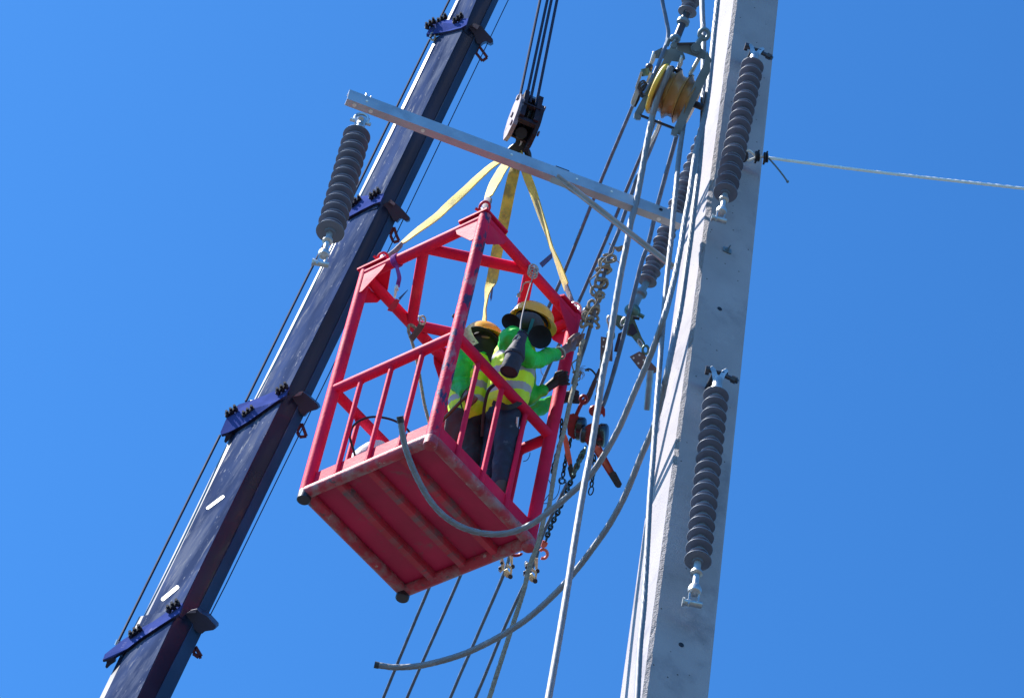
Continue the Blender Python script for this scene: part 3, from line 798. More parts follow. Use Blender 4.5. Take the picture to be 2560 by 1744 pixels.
hk = P(1300, 350, HD)
mb = MB(); mb.cyl(hb - bu * .17, hk + bu * .04, .045, 16); mb.pp([(1292, 343), (1306, 341), (1312, 356), (1310, 380), (1296, 384), (1280, 374), (1277, 366), (1288, 356)], HD - .04, .07); mb.build('hook', 'black_steel', blk)
hc = P(1296, 392, HD)
mb = MB(); mb.ring(hc, CX, -CY, .075, .08, .026, 20, 10, R(-250), R(60)); mb.build('hook_bend', 'black_steel', blk)
mb = MB(); mb.pp([(1299, 345), (1303, 345), (1305, 352), (1308, 350), (1303, 362), (1297, 366), (1301, 356)], HD - .06, .01); mb.build('safety_latch', 'galvanised', blk, smooth=False)
RG = 'four parallel dark hoist ropes above the hook block'
rp = [((1348.6, 0), (1298.4, 237)), ((1366.6, 0), (1314.5, 241)), ((1377, 0), (1325, 245)), ((1391, 0), (1340, 253))]
nm = ['leftmost of the four dark hoist ropes rising from the hook block', 'second from left of the four dark hoist ropes above the hook block', 'third from left of the four dark hoist ropes above the hook block', 'rightmost of the four dark hoist ropes rising from the hook block']
for i, (a, b) in enumerate(rp):
    k = -560.0; x2 = b[0] + (a[0] - b[0]) * (k - b[1]) / (a[1] - b[1])
    mb = MB(); p1 = P(b[0], b[1] + 12, HD); p0 = P(x2, k, vD(k, 240, HD))
    mb.tube([lerp(p0, p1, t / 12) for t in range(13)], .0115, 8, lobes=6, twist=30)
    single(mb, 'hoist_rope', 'steel_wire', nm[i], 'rope', RG)

# slings ------------------------------------------------------------
SG = 'yellow webbing slings spreading from the hook to the cage corners'
def sling(label, pts, d0, d1, wpx, sleeve, tagpx=None):
    """wpx: visible width in pixels along the sling; the webbing keeps one width and twists"""
    pa = PP(pts, [d0, d1]) if len(pts) != 2 else [P(*pts[0], d0), P(*pts[1], d1)]
    sp = spline(pa, 10); wd = .086
    ang = []
    for t_, w_ in wpx:
        a = math.acos(min(1, w_ * 23.2 / F / wd)); ang.append((t_, a))
    t = thing('lifting_sling', label, 'sling', sp[-1], SG)
    n = len(sp); k = int(n * sleeve)
    mb = MB(); mb.ribbon(sp[:k + 1], wd, [(a / sleeve, b) for a, b in ang], .009); mb.build('webbing', 'sling_yellow', t, angle=60)
    mb = MB(); seg = sp[k:]
    mb.tube(seg, lambda u: .031 - .014 * abs(u - .3), 12, flat=.55)
    mb.build('sleeve', 'sling_sleeve', t)
    mb = MB(); e = sp[-1]; tt = (sp[-1] - sp[-3]).normalized(); mb.ring(e, tt, tt.cross(CF).normalized(), .035, .022, .010, 16, 8); mb.build('eye', 'galvanised', t)
    return t, sp
sling('yellow sling running down left to the cage corner nearest the crane boom', [(1296, 384), (1240, 408), (1200, 440), (1160, 478), (1120, 515), (1091, 542), (1044, 577), (1008, 607), (985, 630), (961, 646)], HD, 22.85,
      [(0, 10), (.2, 16), (.4, 20), (.6, 17), (.8, 9), (1, 9)], .80)
sling('short bright yellow sling to the front peak of the red cage', [(1296, 384), (1275, 400), (1255, 425), (1238, 455), (1226, 482), (1219, 503), (1212, 524)], HD, 22.35,
      [(0, 10), (.2, 20), (.5, 24), (.75, 18), (1, 10)], .78)
t, sp = sling('yellow sling hanging behind the front post and twisting down to the far cage corner', [(1298, 386), (1288, 420), (1275, 475), (1258, 560), (1242, 632), (1231, 695), (1221, 728), (1213, 770), (1208, 810), (1190, 850), (1160, 895)], HD, 23.3,
      [(0, 10), (.15, 28), (.3, 29), (.5, 28), (.58, 18), (.64, 6), (.72, 5), (.82, 13), (1, 12)], .86)
mb = MB(); mb.pp([(1230, 716), (1233, 719), (1230, 745), (1227, 754), (1225, 742)], 23.1, .002); mb.build('sling_tag', 'tag_blue', t, smooth=False)
t, sp = sling('yellow sling with blue tag running to the cage corner by the chain hoists', [(1300, 384), (1312, 425), (1333, 480), (1352, 537), (1367, 579), (1380, 622), (1396, 662), (1413, 708), (1429, 752), (1441, 772)], HD, 22.85,
      [(0, 10), (.15, 20), (.35, 13), (.48, 7), (.58, 7), (.7, 13), (.8, 14), (1, 12)], .80)
mb = MB(); mb.pp([(1380, 631), (1381, 645), (1356, 669), (1348, 658)], 23.25, .002); mb.build('sling_tag', 'tag_blue', t, smooth=False)

# ================================================================== the red man basket
TW = V((-0.39125, 14.52634, 18.12623))
KX = V((0.72006, -0.69018, -0.07183)); KY = V((0.69325, 0.72002, 0.03117)); KZ = V((0.03021, -0.07224, 0.99693))
HX = .536; HY = .537; HZ = 1.10
def K(x, y, z): return TW + KX * x + KY * y + KZ * (z - HZ)      # z: 0 floor frame .. 2.2 top
cage = thing('man_basket', 'worn red tubular steel work cage hanging from yellow slings with two workers inside', 'work cage', K(0, 0, 0))
RP = .045
def cb(name, a, b, r, m='red_paint', seg=16):
    mb = MB(); k = 8; mb.tube([lerp(a, b, i / k) for i in range(k + 1)], r, seg); return mb.build(name, m, cage)
cor = {(-1, -1): 'A', (1, -1): 'B', (1, 1): 'C', (-1, 1): 'D'}
for (i, j) in cor:
    cb('corner_post', K(HX * i, HY * j, -.02), K(HX * i, HY * j, 2.2), RP, 'worn_red_paint' if (i, j) == (1, -1) else 'red_paint')
    mb = MB(); a = K(HX * i, HY * j, -.02); mb.lathe([(.043, .03), (.047, .02), (.047, -.045), (.040, -.052), (0, -.052)], a, a + KZ, 20)
    mb.build('foot_cap', 'dark_steel' if (i, j) in ((-1, -1), (-1, 1)) else 'scraped_red_paint', cage)
loop = [(-1, -1), (1, -1), (1, 1), (-1, 1)]
ZM = .982
for a, b in zip(loop, loop[1:] + loop[:1]):
    for (z, r, nme, m) in ((2.165, .040, 'top_rail', 'red_paint'), (ZM, .038, 'mid_rail', 'red_paint'), (0, .043, 'floor_frame_tube', 'scraped_red_paint')):
        cb(nme, K(HX * a[0], HY * a[1], z), K(HX * b[0], HY * b[1], z), r, m)
    # toe board set just inside the tube line
    pa, pb2 = K(HX * a[0] * .99, HY * a[1] * .99, .03), K(HX * b[0] * .99, HY * b[1] * .99, .03)
    mb = MB(); mb.plate([pa, pb2, pb2 + KZ * .145, pa + KZ * .145], (K(0, 0, 0) - K((a[0] + b[0]) / 2 * HX, (a[1] + b[1]) / 2 * HY, 0)).normalized() * .006)
    mb.build('toe_board', 'red_paint', cage, smooth=False)
    for u in (.235, .485, .735):
        o_ = 1.0
        x_, y_ = lerp(a[0], b[0], u) * HX, lerp(a[1], b[1], u) * HY
        cb('baluster', K(x_, y_, .02), K(x_, y_, ZM - .02), .0185, seg=12)
        for zz_ in (ZM - .036, .046):
            mb = MB(); mb.ring(K(x_, y_, zz_), KX, KY, .0205, .0205, .0055, 14, 5); mb.build('weld', 'red_paint', cage)
# diamond braces between the middles of the top rails, dropping towards the rail
mids = [(0, -1), (1, 0), (0, 1), (-1, 0)]
for a, b in zip(mids, mids[1:] + mids[:1]):
    cb('roof_brace', K(HX * a[0], HY * a[1], 2.165), K(HX * b[0], HY * b[1], 2.165), .040)
# gussets at the top corners
for (i, j) in cor:
    for (dx, dy) in ((-i, 0), (0, -j)):
        c = K(HX * i, HY * j, 2.15)
        e1 = KX * dx + KY * dy
        nrm = (KY * j if dx else KX * i)
        c = c + nrm * .036
        mb = MB()
        mb.plate([c - KZ * .02, c + e1 * .22 - KZ * .01, c + e1 * .20 - KZ * .06, c + e1 * .05 - KZ * .21, c - KZ * .21], -nrm * .008)
        mb.build('gusset', 'red_paint', cage, smooth=False)
    # lifting plate with eye on top of the corner
    c = K(HX * i, HY * j, 2.205)
    mb = MB(); o1, o2 = KX * -i, KY * -j
    mb.plate([c - o1 * .05 - o2 * .05, c + o1 * .20 - o2 * .05, c + o1 * .22 + o2 * .02, c + o1 * .02 + o2 * .22, c - o1 * .05 + o2 * .20], KZ * .016)
    mb.build('lifting_plate', 'red_paint', cage, smooth=False)
    c2 = c + o1 * .06 + o2 * .06 + KZ * .014
    dd_ = (o1 + o2).normalized()
    mb = MB(); mb.plate([c2 - dd_ * .05, c2 + dd_ * .05, c2 + dd_ * .035 + KZ * .06, c2 + KZ * .08, c2 - dd_ * .035 + KZ * .06], dd_.cross(KZ) * .012)
    mb.build('lifting_eye', 'red_paint', cage, smooth=False)
# floor plate and joists
mb = MB(); f = .515
mb.plate([K(-f, -f, .022), K(f, -f, .022), K(f, f, .022), K(-f, f, .022)], KZ * .006); mb.build('floor_plate', 'under_red_paint', cage, smooth=False)
for u in (-.5, 0, .5):
    x_ = u * HX; mb = MB(); w = .033
    y0, y1 = -HY + .03, HY - .03
    pr = [(-w, .021), (-w, -.012), (-w * .7, -.03), (w * .7, -.03), (w, -.012), (w, .021)]
    vs = []; n_ = 14
    for k in range(n_ + 1):
        y_ = lerp(y0, y1, k / n_); vs += [K(x_ + a, y_, b) for a, b in pr]
    fs = [(k * 6 + a, k * 6 + (a + 1) % 6, (k + 1) * 6 + (a + 1) % 6, (k + 1) * 6 + a) for k in range(n_) for a in range(6)]
    mb.add(vs, fs); mb.build('floor_joist', 'joist_red_paint', cage, angle=30)
# welded angle pieces seen inside near the far left
# shackles joining sling eyes to the cage
SHG = 'shackles joining the slings to the cage corners'
def shackle(label, c, up, r=.034, m='red_lug', group=None):
    t = thing('shackle', label, 'shackle', c, group)
    sd = up.cross(CF).normalized()
    mb = MB(); mb.ring(c + up * .035, sd, up, r, r * 1.25, .010, 16, 8, R(-40), R(220)); mb.build('bow', m, t)
    mb = MB(); mb.cyl(c - sd * (r + .03), c + sd * (r + .022), .011, 10); mb.cyl(c - sd * (r + .04), c - sd * (r + .015), .017, 10); mb.build('pin', m, t)
    return t
mat('shackle_red', (0.42, 0.02, 0.05), 0.45, 0.2)
mat('shackle_zinc', (0.55, 0.55, 0.58), 0.4, 0.7)
shackle('red shackle on the top left corner of the cage', P(949, 653, 22.82), (P(961, 640, 22.8) - P(949, 653, 22.82)).normalized(), m='shackle_red', group=SHG)
shackle('shackle on the front peak of the red cage under the short bright sling', P(1206, 530, 22.3), (P(1212, 518, 22.3) - P(1206, 530, 22.3)).normalized(), m='shackle_red', group=SHG)
shackle('silver shackle with red pin on the right corner of the cage', P(1444, 782, 22.8), (P(1438, 765, 22.8) - P(1444, 782, 22.8)).normalized(), m='shackle_zinc', group=SHG)

# ================================================================== conductors and ropes
def rope(name, pts, d, r, m, label, cat, group=None, lobes=0, twist=0.0, amp=.1, n=8, seg=12, parent=None):
    mb = MB(); mb.tube(spline(PP(pts, d), n), r, seg, lobes=lobes, twist=twist, amp=amp)
    if parent: return mb.build(name, m, parent)
    return single(mb, name, m, label, cat, group)
def dt(tab): return lambda y: interp(tab, y)
# (tail B) conductor along the pole's left edge, curling below the cage to a taped end
tB = thing('conductor_cable', 'thick grey stranded cable curving away below the cage to a black taped end', 'cable', P(1755, 0, 25.5))
ptsB = [(1752, -260), (1755, 0), (1758.8, 95), (1758, 190), (1758, 246), (1757, 300), (1748, 414), (1738, 499), (1727, 590), (1718, 655), (1702, 768), (1685, 850), (1668, 930), (1653, 1000), (1633, 1070), (1603, 1139.5), (1564, 1235), (1522, 1312.6), (1478, 1375), (1446, 1417), (1389, 1482), (1300, 1559), (1178.5, 1625.5), (1070.5, 1659), (994.7, 1667), (946, 1662)]
dB = [pD(p[1]) - .5 for p in ptsB[:13]]
while len(dB) < len(ptsB): dB.append(lerp(dB[12], 20.2, min(1, (len(dB) - 12) / 8)))
mb = MB(); spB = spline(PP(ptsB, dB), 22); mb.tube(spB, .0205, 20, lobes=8, twist=36, amp=.18); mb.build('strands', 'aluminium_cable', tB)
mb = MB(); mb.tube([P(947, 1662, 20.2), P(943, 1661.5, 20.2), P(936, 1660, 20.2)], .0225, 14); mb.build('tape', 'black_tape', tB)
# (tail A) conductor that loops under the cage and rises in front of it
tA = thing('conductor_cable', 'thick grey cable looping up in front of the red cage to a taped end', 'cable', P(1740, 319, 24))
ptsA = [(1794, 0), (1790, 40), (1786, 76), (1780.6, 132.6), (1773, 208), (1765.5, 265), (1757, 310), (1746, 350), (1737, 395), (1727.6, 461), (1722, 499), (1710.5, 560), (1702, 617), (1691, 674), (1677.5, 730.5), (1661, 790), (1637, 860), (1617, 910), (1589, 974), (1543, 1079), (1482, 1179), (1425, 1234.7), (1389.5, 1265), (1332.6, 1307), (1276, 1330), (1219, 1333.5), (1160, 1319), (1112, 1290), (1078, 1254), (1051.6, 1211), (1027, 1158), (1010, 1104), (1002, 1056)]
dA = [pD(p[1]) - .62 for p in ptsA[:16]]
while len(dA) < len(ptsA): dA.append(lerp(dA[15], 20.35, min(1, (len(dA) - 15) / 8)))
mb = MB(); mb.tube(spline(PP(ptsA, dA), 18), .0205, 20, lobes=8, twist=36, amp=.18); mb.build('strands', 'aluminium_cable', tA)
mb = MB(); mb.tube([P(1002, 1056, 20.35), P(1001, 1048, 20.35), P(999.5, 1040, 20.35)], .0235, 14); mb.build('tape', 'black_tape', tA)
# two cables coming down from the stringing block
CG = 'thick stranded cables hanging from the yellow stringing block'
rope('conductor_cable', [(1677, 168), (1672, 180), (1661, 205), (1646, 240), (1635, 275), (1629, 300), (1616, 366), (1602.5, 442), (1589, 512), (1577, 556), (1567.6, 607), (1552, 683), (1538, 765), (1523, 860), (1507.7, 931), (1495, 1016), (1477, 1130), (1461, 1210), (1437, 1350), (1420, 1460), (1399, 1586), (1371, 1744), (1340, 1900), (1300, 2100)],
     dt([(0, 22.25), (300, 22.15), (860, 20.95), (1100, 20.4), (1744, 18.4)]), .0225, 'aluminium_cable', 'shiny pale stranded cable dropping from the yellow sheaves between cage and pole', 'cable', CG, lobes=7, twist=30, amp=.16, seg=20, n=16)
rope('conductor_cable', [(1731, 186), (1727, 192), (1722, 210), (1716, 256), (1710.5, 300), (1697, 395), (1690, 470.5), (1684, 530), (1678, 600), (1673.7, 636), (1664, 730.5), (1656.6, 820), (1649, 916), (1643, 991.6), (1637.7, 1067), (1632, 1150), (1625, 1235), (1619, 1350), (1614, 1440), (1609, 1520), (1600, 1614.5), (1593, 1744), (1580, 1960)],
     lambda y: min(22.3, pD(y) - .45), .0185, 'aluminium_cable', 'blue-tinted twisted cable running down across the sunlit side of the pole', 'cable', CG, lobes=7, twist=40, amp=.22, seg=20, n=16)
# dark tail bending into the wedge grip at top left of the block
rope('pilot_cable', [(1652, -60), (1655.6, 0), (1665, 47), (1670.7, 79.6), (1667, 106), (1653.7, 142), (1640, 176), (1621.5, 216), (1611, 236)], dt([(0, 22.6), (236, 22.25)]), .0145, 'weathered_cable', 'dark bent cable curving in from the top edge beside the stringing block', 'cable', lobes=7, twist=18, amp=.14, seg=16)
# taut dark conductors running away behind the cage
TG = 'taut dark conductors slanting down behind the cage'
def taut(pts, d, label, r=.0135, m='weathered_cable'):
    return rope('conductor', pts, d, r, m, label, 'cable', TG, lobes=8, twist=14, amp=.12, n=10, seg=14)
taut([(1583, 262), (1503, 451), (1411, 679), (1365, 782), (1331, 862), (1072, 1470), (976, 1700), (880, 1935)], dt([(262, 22.5), (782, 23.9), (1470, 25.0), (1935, 26)]), 'leftmost taut dark conductor, reaching the bottom edge furthest left')
taut([(1638, 302), (1604, 385), (1568, 470.5), (1531.6, 560), (1444, 761), (1402, 852), (1351, 966), (1152, 1436), (1036, 1700), (940, 1925)], dt([(302, 22.5), (782, 23.9), (1470, 25.0), (1935, 26)]), 'second taut dark conductor from the left below the cage')
taut([(1650, 312), (1619.6, 388), (1593, 445), (1581.7, 476), (1546.7, 577), (1524, 636), (1495, 745), (1471, 835), (1455, 885), (1431, 960)], dt([(302, 22.6), (640, 22.6), (835, 22.62), (960, 22.7)]), 'dark conductor wrapped with knotted rope and held by the worker', .0150)
mb = MB(); mb.tube(spline(PP([(1650, 302), (1640, 330), (1620, 368)], 22.5), 6), .0125, 12, lobes=8, twist=14); single(mb, 'cable_sleeve', 'white_rope', 'short sunlit white sleeve on the conductor just below the stringing block', 'sleeve')
taut([(1692, 338), (1646, 504.6), (1623, 600), (1603.6, 658.5), (1581, 749.5), (1556, 850), (1532, 938), (1510.5, 1005), (1500, 1022)], dt([(338, 22.5), (1022, 22.4)]), 'dark conductor ending at the red hook of the right chain hoist', .0165)
taut([(1418, 1208), (1390, 1265), (1355, 1341), (1340, 1395), (1316, 1450), (1300, 1483), (1260, 1570.5), (1207, 1700), (1120, 1905)], dt([(1208, 22.9), (1483, 23.6), (1900, 25)]), 'taut dark conductor held in the right-hand cable grip below the cage')
taut([(1275, 1385), (1257, 1440), (1180, 1618), (1144, 1700), (1060, 1900)], dt([(1385, 23.3), (1700, 24.5), (1900, 25.2)]), 'taut dark conductor held in the left-hand cable grip below the cage')
# braided tag line down past the right cage corner
rope('tag_line', [(1459, 850), (1451, 872), (1440, 947), (1427, 997), (1408, 1085), (1400, 1111), (1387, 1175), (1373, 1262), (1363, 1284), (1344, 1360), (1323, 1417), (1308, 1480), (1269.5, 1599), (1237, 1700), (1223, 1744), (1170, 1900)],
     dt([(850, 22.3), (1085, 21.6), (1300, 21.0), (1744, 20.2)]), .0165, 'cotton_rope', 'pale braided rope running from the worker down past the right cage corner', 'rope', lobes=4, twist=55, amp=.22, n=14, seg=16)
rope('tag_line', [(1041, 822), (1026, 812), (1021, 825), (1031, 858), (1043, 905), (1051.6, 955), (1060, 1005), (1070, 1045), (1078, 1075)], dt([(812, 22.72), (1075, 22.2)]), .0125, 'cotton_rope', 'thin pale rope hanging from the shackle strap inside the left of the cage', 'rope', lobes=3, twist=60, amp=.25, n=12, seg=12)
mb = MB()
mb.ribbon(PP([(1056, 808), (1048, 822), (1038, 835), (1028, 848)], 22.62), .045, 0.2, .006)
ts = thing('strap', 'dark frayed strap tied round the left roof bar of the cage', 'strap', P(1048, 815, 22.6))
mb.build('webbing', 'brown_strap', ts)
mb = MB(); mb.ring(P(1056, 800, 22.6), CX, CY, .022, .03, .007, 12, 6); mb.ring(P(1052, 795, 22.6), (CX + CY).normalized(), CF, .02, .03, .007, 12, 6); mb.build('knot', 'grey_rope', ts)
# rope chain of knots round the held conductor
kt = thing('knotted_rope', 'chain of hitched brown rope loops tied round the held conductor', 'rope', P(1500, 740, 22.7))
axk = spline(PP([(1527, 640), (1512, 690), (1496, 745), (1480, 790), (1468, 818)], dt([(640, 22.6), (818, 22.62)])), 12)
mb = MB(); hel = []
Nn = 150
for i in range(Nn):
    t_ = i / (Nn - 1); c = axk[min(len(axk) - 1, int(t_ * (len(axk) - 1)))]; 
    f_ = t_ * (len(axk) - 1); k = min(len(axk) - 2, int(f_)); c = lerp(axk[k], axk[k + 1], f_ - k)
    a = 2 * math.pi * 6 * t_; rr = .050 + .012 * math.sin(a * .5 + 1)
    hel.append(c - CX * .018 + CX * math.cos(a) * rr * .85 + CF * math.sin(a) * .030 + CY * math.sin(2 * a) * .016)
mb.tube(hel, .0125, 10, lobes=3, twist=70, amp=.25); mb.build('rope_coil', 'cotton_rope', kt)
random.seed(11)
for i in range(7):
    t_ = (i + .25) / 7; c = axk[int(t_ * (len(axk) - 1))] + CX * random.uniform(-.03, .02); mb = MB(); pts = []
    an = random.uniform(-.5, .5); a1 = CX * math.cos(an) + CY * math.sin(an); a2 = (CY * math.cos(an) - CX * math.sin(an)) * .9 + CF * random.uniform(-.4, .4)
    ra, rb_ = random.uniform(.034, .050), random.uniform(.022, .034); ph = random.uniform(0, 6)
    for k in range(22):
        a = ph + 5.6 * k / 21; w_ = 1 + .12 * math.sin(2.3 * a + i)
        pts.append(c + a1 * ra * math.cos(a) * w_ + a2 * rb_ * math.sin(a) * w_ + CF * (.018 * math.sin(a * .5 + i) - .01) + CY * .012 * k / 21)
    mb.tube(spline(pts, 3), .0118, 10, lobes=3, twist=75, amp=.28); mb.build('rope_loop', 'cotton_rope', kt)
mb = MB(); mb.tube(spline(PP([(1535, 618), (1532, 632), (1520, 640), (1505, 655), (1502, 672), (1486, 690), (1475, 700), (1478, 715), (1492, 735), (1494, 752), (1480, 770), (1472, 782), (1464, 800), (1460, 822), (1452, 838), (1449, 850), (1446, 860), (1450, 868)], 22.5), 8), .0050, 6, lobes=2, twist=80); mb.build('loose_cord', 'cotton_rope', kt)
mb = MB(); p = P(1543, 618, 22.9)
for i in range(7):
    a = -.9 + .3 * i; mb.tube(spline([p - CX * .02, p + CX * .01 + CY * .005 * i, p + (CX * math.cos(a * .6) + CY * math.sin(a * .6) * .6) * .045], 3), [.007, .003], 6)
mb.tube([p + CX * -.03, p + CX * -.06 - CY * .03], [.009, .003], 6); mb.build('frayed_end', 'sling_sleeve' if False else 'cotton_rope', kt)
mb = MB(); mb.tube(spline(PP([(1532, 645), (1543, 652), (1551, 658)], 22.8), 4), .004, 6); mb.tube(PP([(1549, 655), (1551, 664)], 22.8), .008, 8); mb.build('cord_end', 'thin_twine', kt)
# fuzzy cord tied lower on the conductor
tw = thing('cord', 'thin frayed cord looping beside the hand and knotted on the pale rope', 'cord', P(1448, 900, 22.2))
mb = MB(); mb.tube(spline(PP([(1449, 862), (1453, 880), (1446, 895), (1433, 905), (1430, 912), (1436, 930), (1443, 936), (1452, 930), (1448, 940), (1434, 945), (1432, 950)], 22.15), 7), .0045, 6); mb.build('cord_line', 'cotton_rope', tw)
mb = MB(); mb.ring(P(1444, 944, 22.15), CX, CY, .018, .02, .004, 14, 6); mb.ring(P(1442, 930, 22.12), CX, (CY + CF).normalized(), .028, .012, .005, 14, 6); mb.build('knot', 'cotton_rope', tw)
mb = MB(); random.seed(5)
for i in range(16):
    a = random.uniform(-1.3, 1.5); l = random.uniform(.02, .06); c = P(1450, 928, 22.12)
    mb.tube(spline([c, c + (CX * math.cos(a) + CY * math.sin(a)) * l * .6 + CF * .01, c + (CX * math.cos(a + .5) + CY * math.sin(a + .5)) * l], 3), .0016, 4)
mb.build('fibres', 'cotton_rope', tw)
# white guy rope to the right
gy = thing('guy_rope', 'taut white rope running from the pole to the right edge of the picture', 'rope', P(1870, 390, 23.6))
DG = depth(on_pole(1868, 392)) - .18
mb = MB(); mb.tube(spline([P(1915, 394, DG), P(2200, 431, DG + .9), P(2560, 471.5, DG + 1.9), P(3000, 520, DG + 3.0)], 40), .0120, 12, lobes=3, twist=120, amp=.25); mb.build('main_line', 'white_rope', gy)
mb = MB(); mb.tube(spline([P(1893, 391, DG), P(1885, 386, DG), P(1872, 376, DG), P(1864, 381, DG), P(1862, 393, DG), P(1870, 401, DG), P(1889, 395, DG), P(1904, 392, DG), P(1916, 394, DG)], 6), .0095, 10, lobes=3, twist=120, amp=.2); mb.build('loop', 'white_rope', gy)
for (x, y) in ((1891, 391), (1912, 394)):
    mb = MB(); c = P(x, y, DG); mb.ring(c, CY, CF, .030, .024, .010, 14, 6); mb.ring(c + CX * .016, CY, CF, .030, .024, .008, 14, 6)
    mb.tube([c, c - CY * .045 + CX * .02], [.010, .006], 8); mb.tube([c, c + CY * .05 - CX * .01], [.010, .007], 8); mb.build('clip', 'black_steel', gy)
mb = MB(); mb.tube(spline([P(1922, 396, DG), P(1940, 416, DG), P(1956, 436, DG), P(1968, 453, DG)], 6), .0065, 8); mb.ball(P(1969, 454, DG), .011, 10); mb.build('tail', 'block_frame', gy)
eb = thing('eye_bolt', 'dark eye bolt on the pole holding the white rope loop', 'eye bolt', on_pole(1866, 393))
mb = MB(); c = P(1858, 390, DG); mb.cyl(c, c + pg * .30, .016, 12); mb.build('shank', 'dark_steel', eb)
mb = MB(); mb.ring(c, CX, CY, .026, .034, .013, 18, 8); mb.build('eye', 'dark_steel', eb)
mb = MB(); c = on_pole(1848, 487); mb.box(c - pg * .012, pf * .012, V((0, 0, 1)) * .04, pg * .012); mb.build('side_lug', 'galvanised', eb) if False else None

# ================================================================== stringing block with nylon sheaves
D0 = 22.3
sb = thing('stringing_block', 'stringing block with translucent yellow nylon sheaves in a grey frame', 'pulley block', P(1700, 120, D0))
AXS = (CX * .905 + CY * .40 - CF * .19).normalized()     # wheel axle; right end nearer
cw = P(1662, 229, D0 + .02)
RW = .188
L0 = 0.0
def flange(h, r, w, m='nylon_sheave', hub=.10):
    mb = MB(); c = cw + AXS * h
    mb.lathe([(hub, -w * 2.2), (r * .86, -w * 1.1), (r * .96, -w * .8), (r, 0), (r * .96, w * .8), (r * .86, w * 1.1), (hub, w * 2.2)], c, c + AXS, 56)
    return mb
XS = [-.050, .052, .145, .225]
mb = MB(); c0 = cw + AXS * (XS[0]); prof = []
prof = [(.05, -.022), (RW * .95, -.014), (RW, -.004), (RW * .985, .008), (.150, .016), (.142, .03), (.142, .05), (.150, .072), (RW * .95, .098), (RW * .985, .104)]
# first flange (its sunlit glow put into the yellow) as its own part
mb.lathe([(.05, -.026), (RW * .94, -.018), (RW * .99, -.010), (RW, .002), (RW * .96, .012), (.148, .022), (.05, .024)], c0, c0 + AXS, 64); mb.build('sheave_rim', 'nylon_sunlit', sb, angle=60)
mb = MB(); a = XS[1]; c0 = cw + AXS * 0
def groove(x0, x1, r1, rg):
    return [(rg * .3, x0), (r1, x0), (rg + (r1 - rg) * .35, lerp(x0, x1, .16)), (rg, lerp(x0, x1, .35)), (rg, lerp(x0, x1, .65)), (rg + (r1 - rg) * .35, lerp(x0, x1, .84)), (r1, x1), (rg * .3, x1)]
mb.lathe(groove(-.034, .050, .176, .146), c0, c0 + AXS, 64); mb.build('sheave', 'nylon_sheave', sb, angle=50)
mb = MB(); mb.lathe(groove(.054, .138, .182, .150), c0, c0 + AXS, 64); mb.build('sheave', 'nylon_sheave', sb, angle=50)
mb = MB(); mb.lathe(groove(.142, .212, .178, .148), c0, c0 + AXS, 64); mb.build('sheave', 'nylon_sheave', sb, angle=50)
mb = MB(); mb.cyl(cw - AXS * .13, cw + AXS * .30, .025, 16); mb.build('axle', 'dark_steel', sb)
# frame bars
def fbar(px, d, th, name='frame_bar', m='block_frame'):
    mb = MB(); mb.pp(px, d, th); return mb.build(name, m, sb, smooth=False)
fbar([(1676, 118), (1688, 112), (1694, 117), (1692, 130), (1606, 284), (1597, 290), (1586, 287), (1587, 282)], D0 - .02, .05)
fbar([(1586, 283), (1597, 285), (1603, 290), (1602, 299), (1592, 299), (1585, 294)], D0 - .04, .09, 'frame_foot')
fbar([(1601, 285), (1603, 292), (1690, 326), (1690, 319)], D0 - .03, .05, 'cross_bar', 'dark_steel')
fbar([(1768, 128), (1776, 145), (1775, 180), (1724, 285), (1700, 338), (1690, 333), (1683, 326), (1694, 300), (1744, 192), (1760, 160)], D0 - .16, .05)
fbar([(1681, 321), (1696, 325), (1692, 342), (1678, 335)], D0 - .18, .09, 'frame_foot')
# top triangle link
fbar([(1691, 108), (1738, 107), (1764, 130), (1776, 146), (1772, 152), (1752, 146), (1692, 125)], D0 - .06, .03, 'top_link', 'block_frame')
fbar([(1691, 107), (1738, 106), (1742, 111), (1692, 113)], D0 - .085, .09, 'top_link_flange', 'dark_steel')
for (x, y, r) in ((1684, 115, .020), (1740, 121, .032), (1771, 152, .018)):
    mb = MB(); c = P(x, y, D0 - .07); mb.cyl(c, c - CF * .02, r * 1.2, 18); mb.cyl(c - CF * .02, c - CF * .045, r * .8, 16); mb.build('pin', 'block_frame', sb)
mb = MB(); mb.tube(PP([(1738, 120), (1757, 88)], D0 - .05), .020, 12); mb.build('pull_link', 'block_frame', sb)
mb = MB(); mb.tube(PP([(1748, 146), (1724, 188)], D0 - .03), .015, 12); mb.build('stay_rod', 'galvanised', sb)
mb = MB(); mb.ring(P(1760, 86, D0 - .05), CX, CY, .032, .035, .016, 16, 8); mb.build('ring_link', 'block_frame', sb)
mb = MB(); c = P(1688, 97, D0 + .05); mb.ball(c, .036, 12, (1.1, 1, .9)); mb.cyl(c - CX * .04, c - CX * .04 + CY * .05 - CX * .02, .016, 8); mb.tube(PP([(1690, 100), (1683, 108), (1678, 124)], D0), .012, 8); mb.build('socket', 'block_frame', sb)
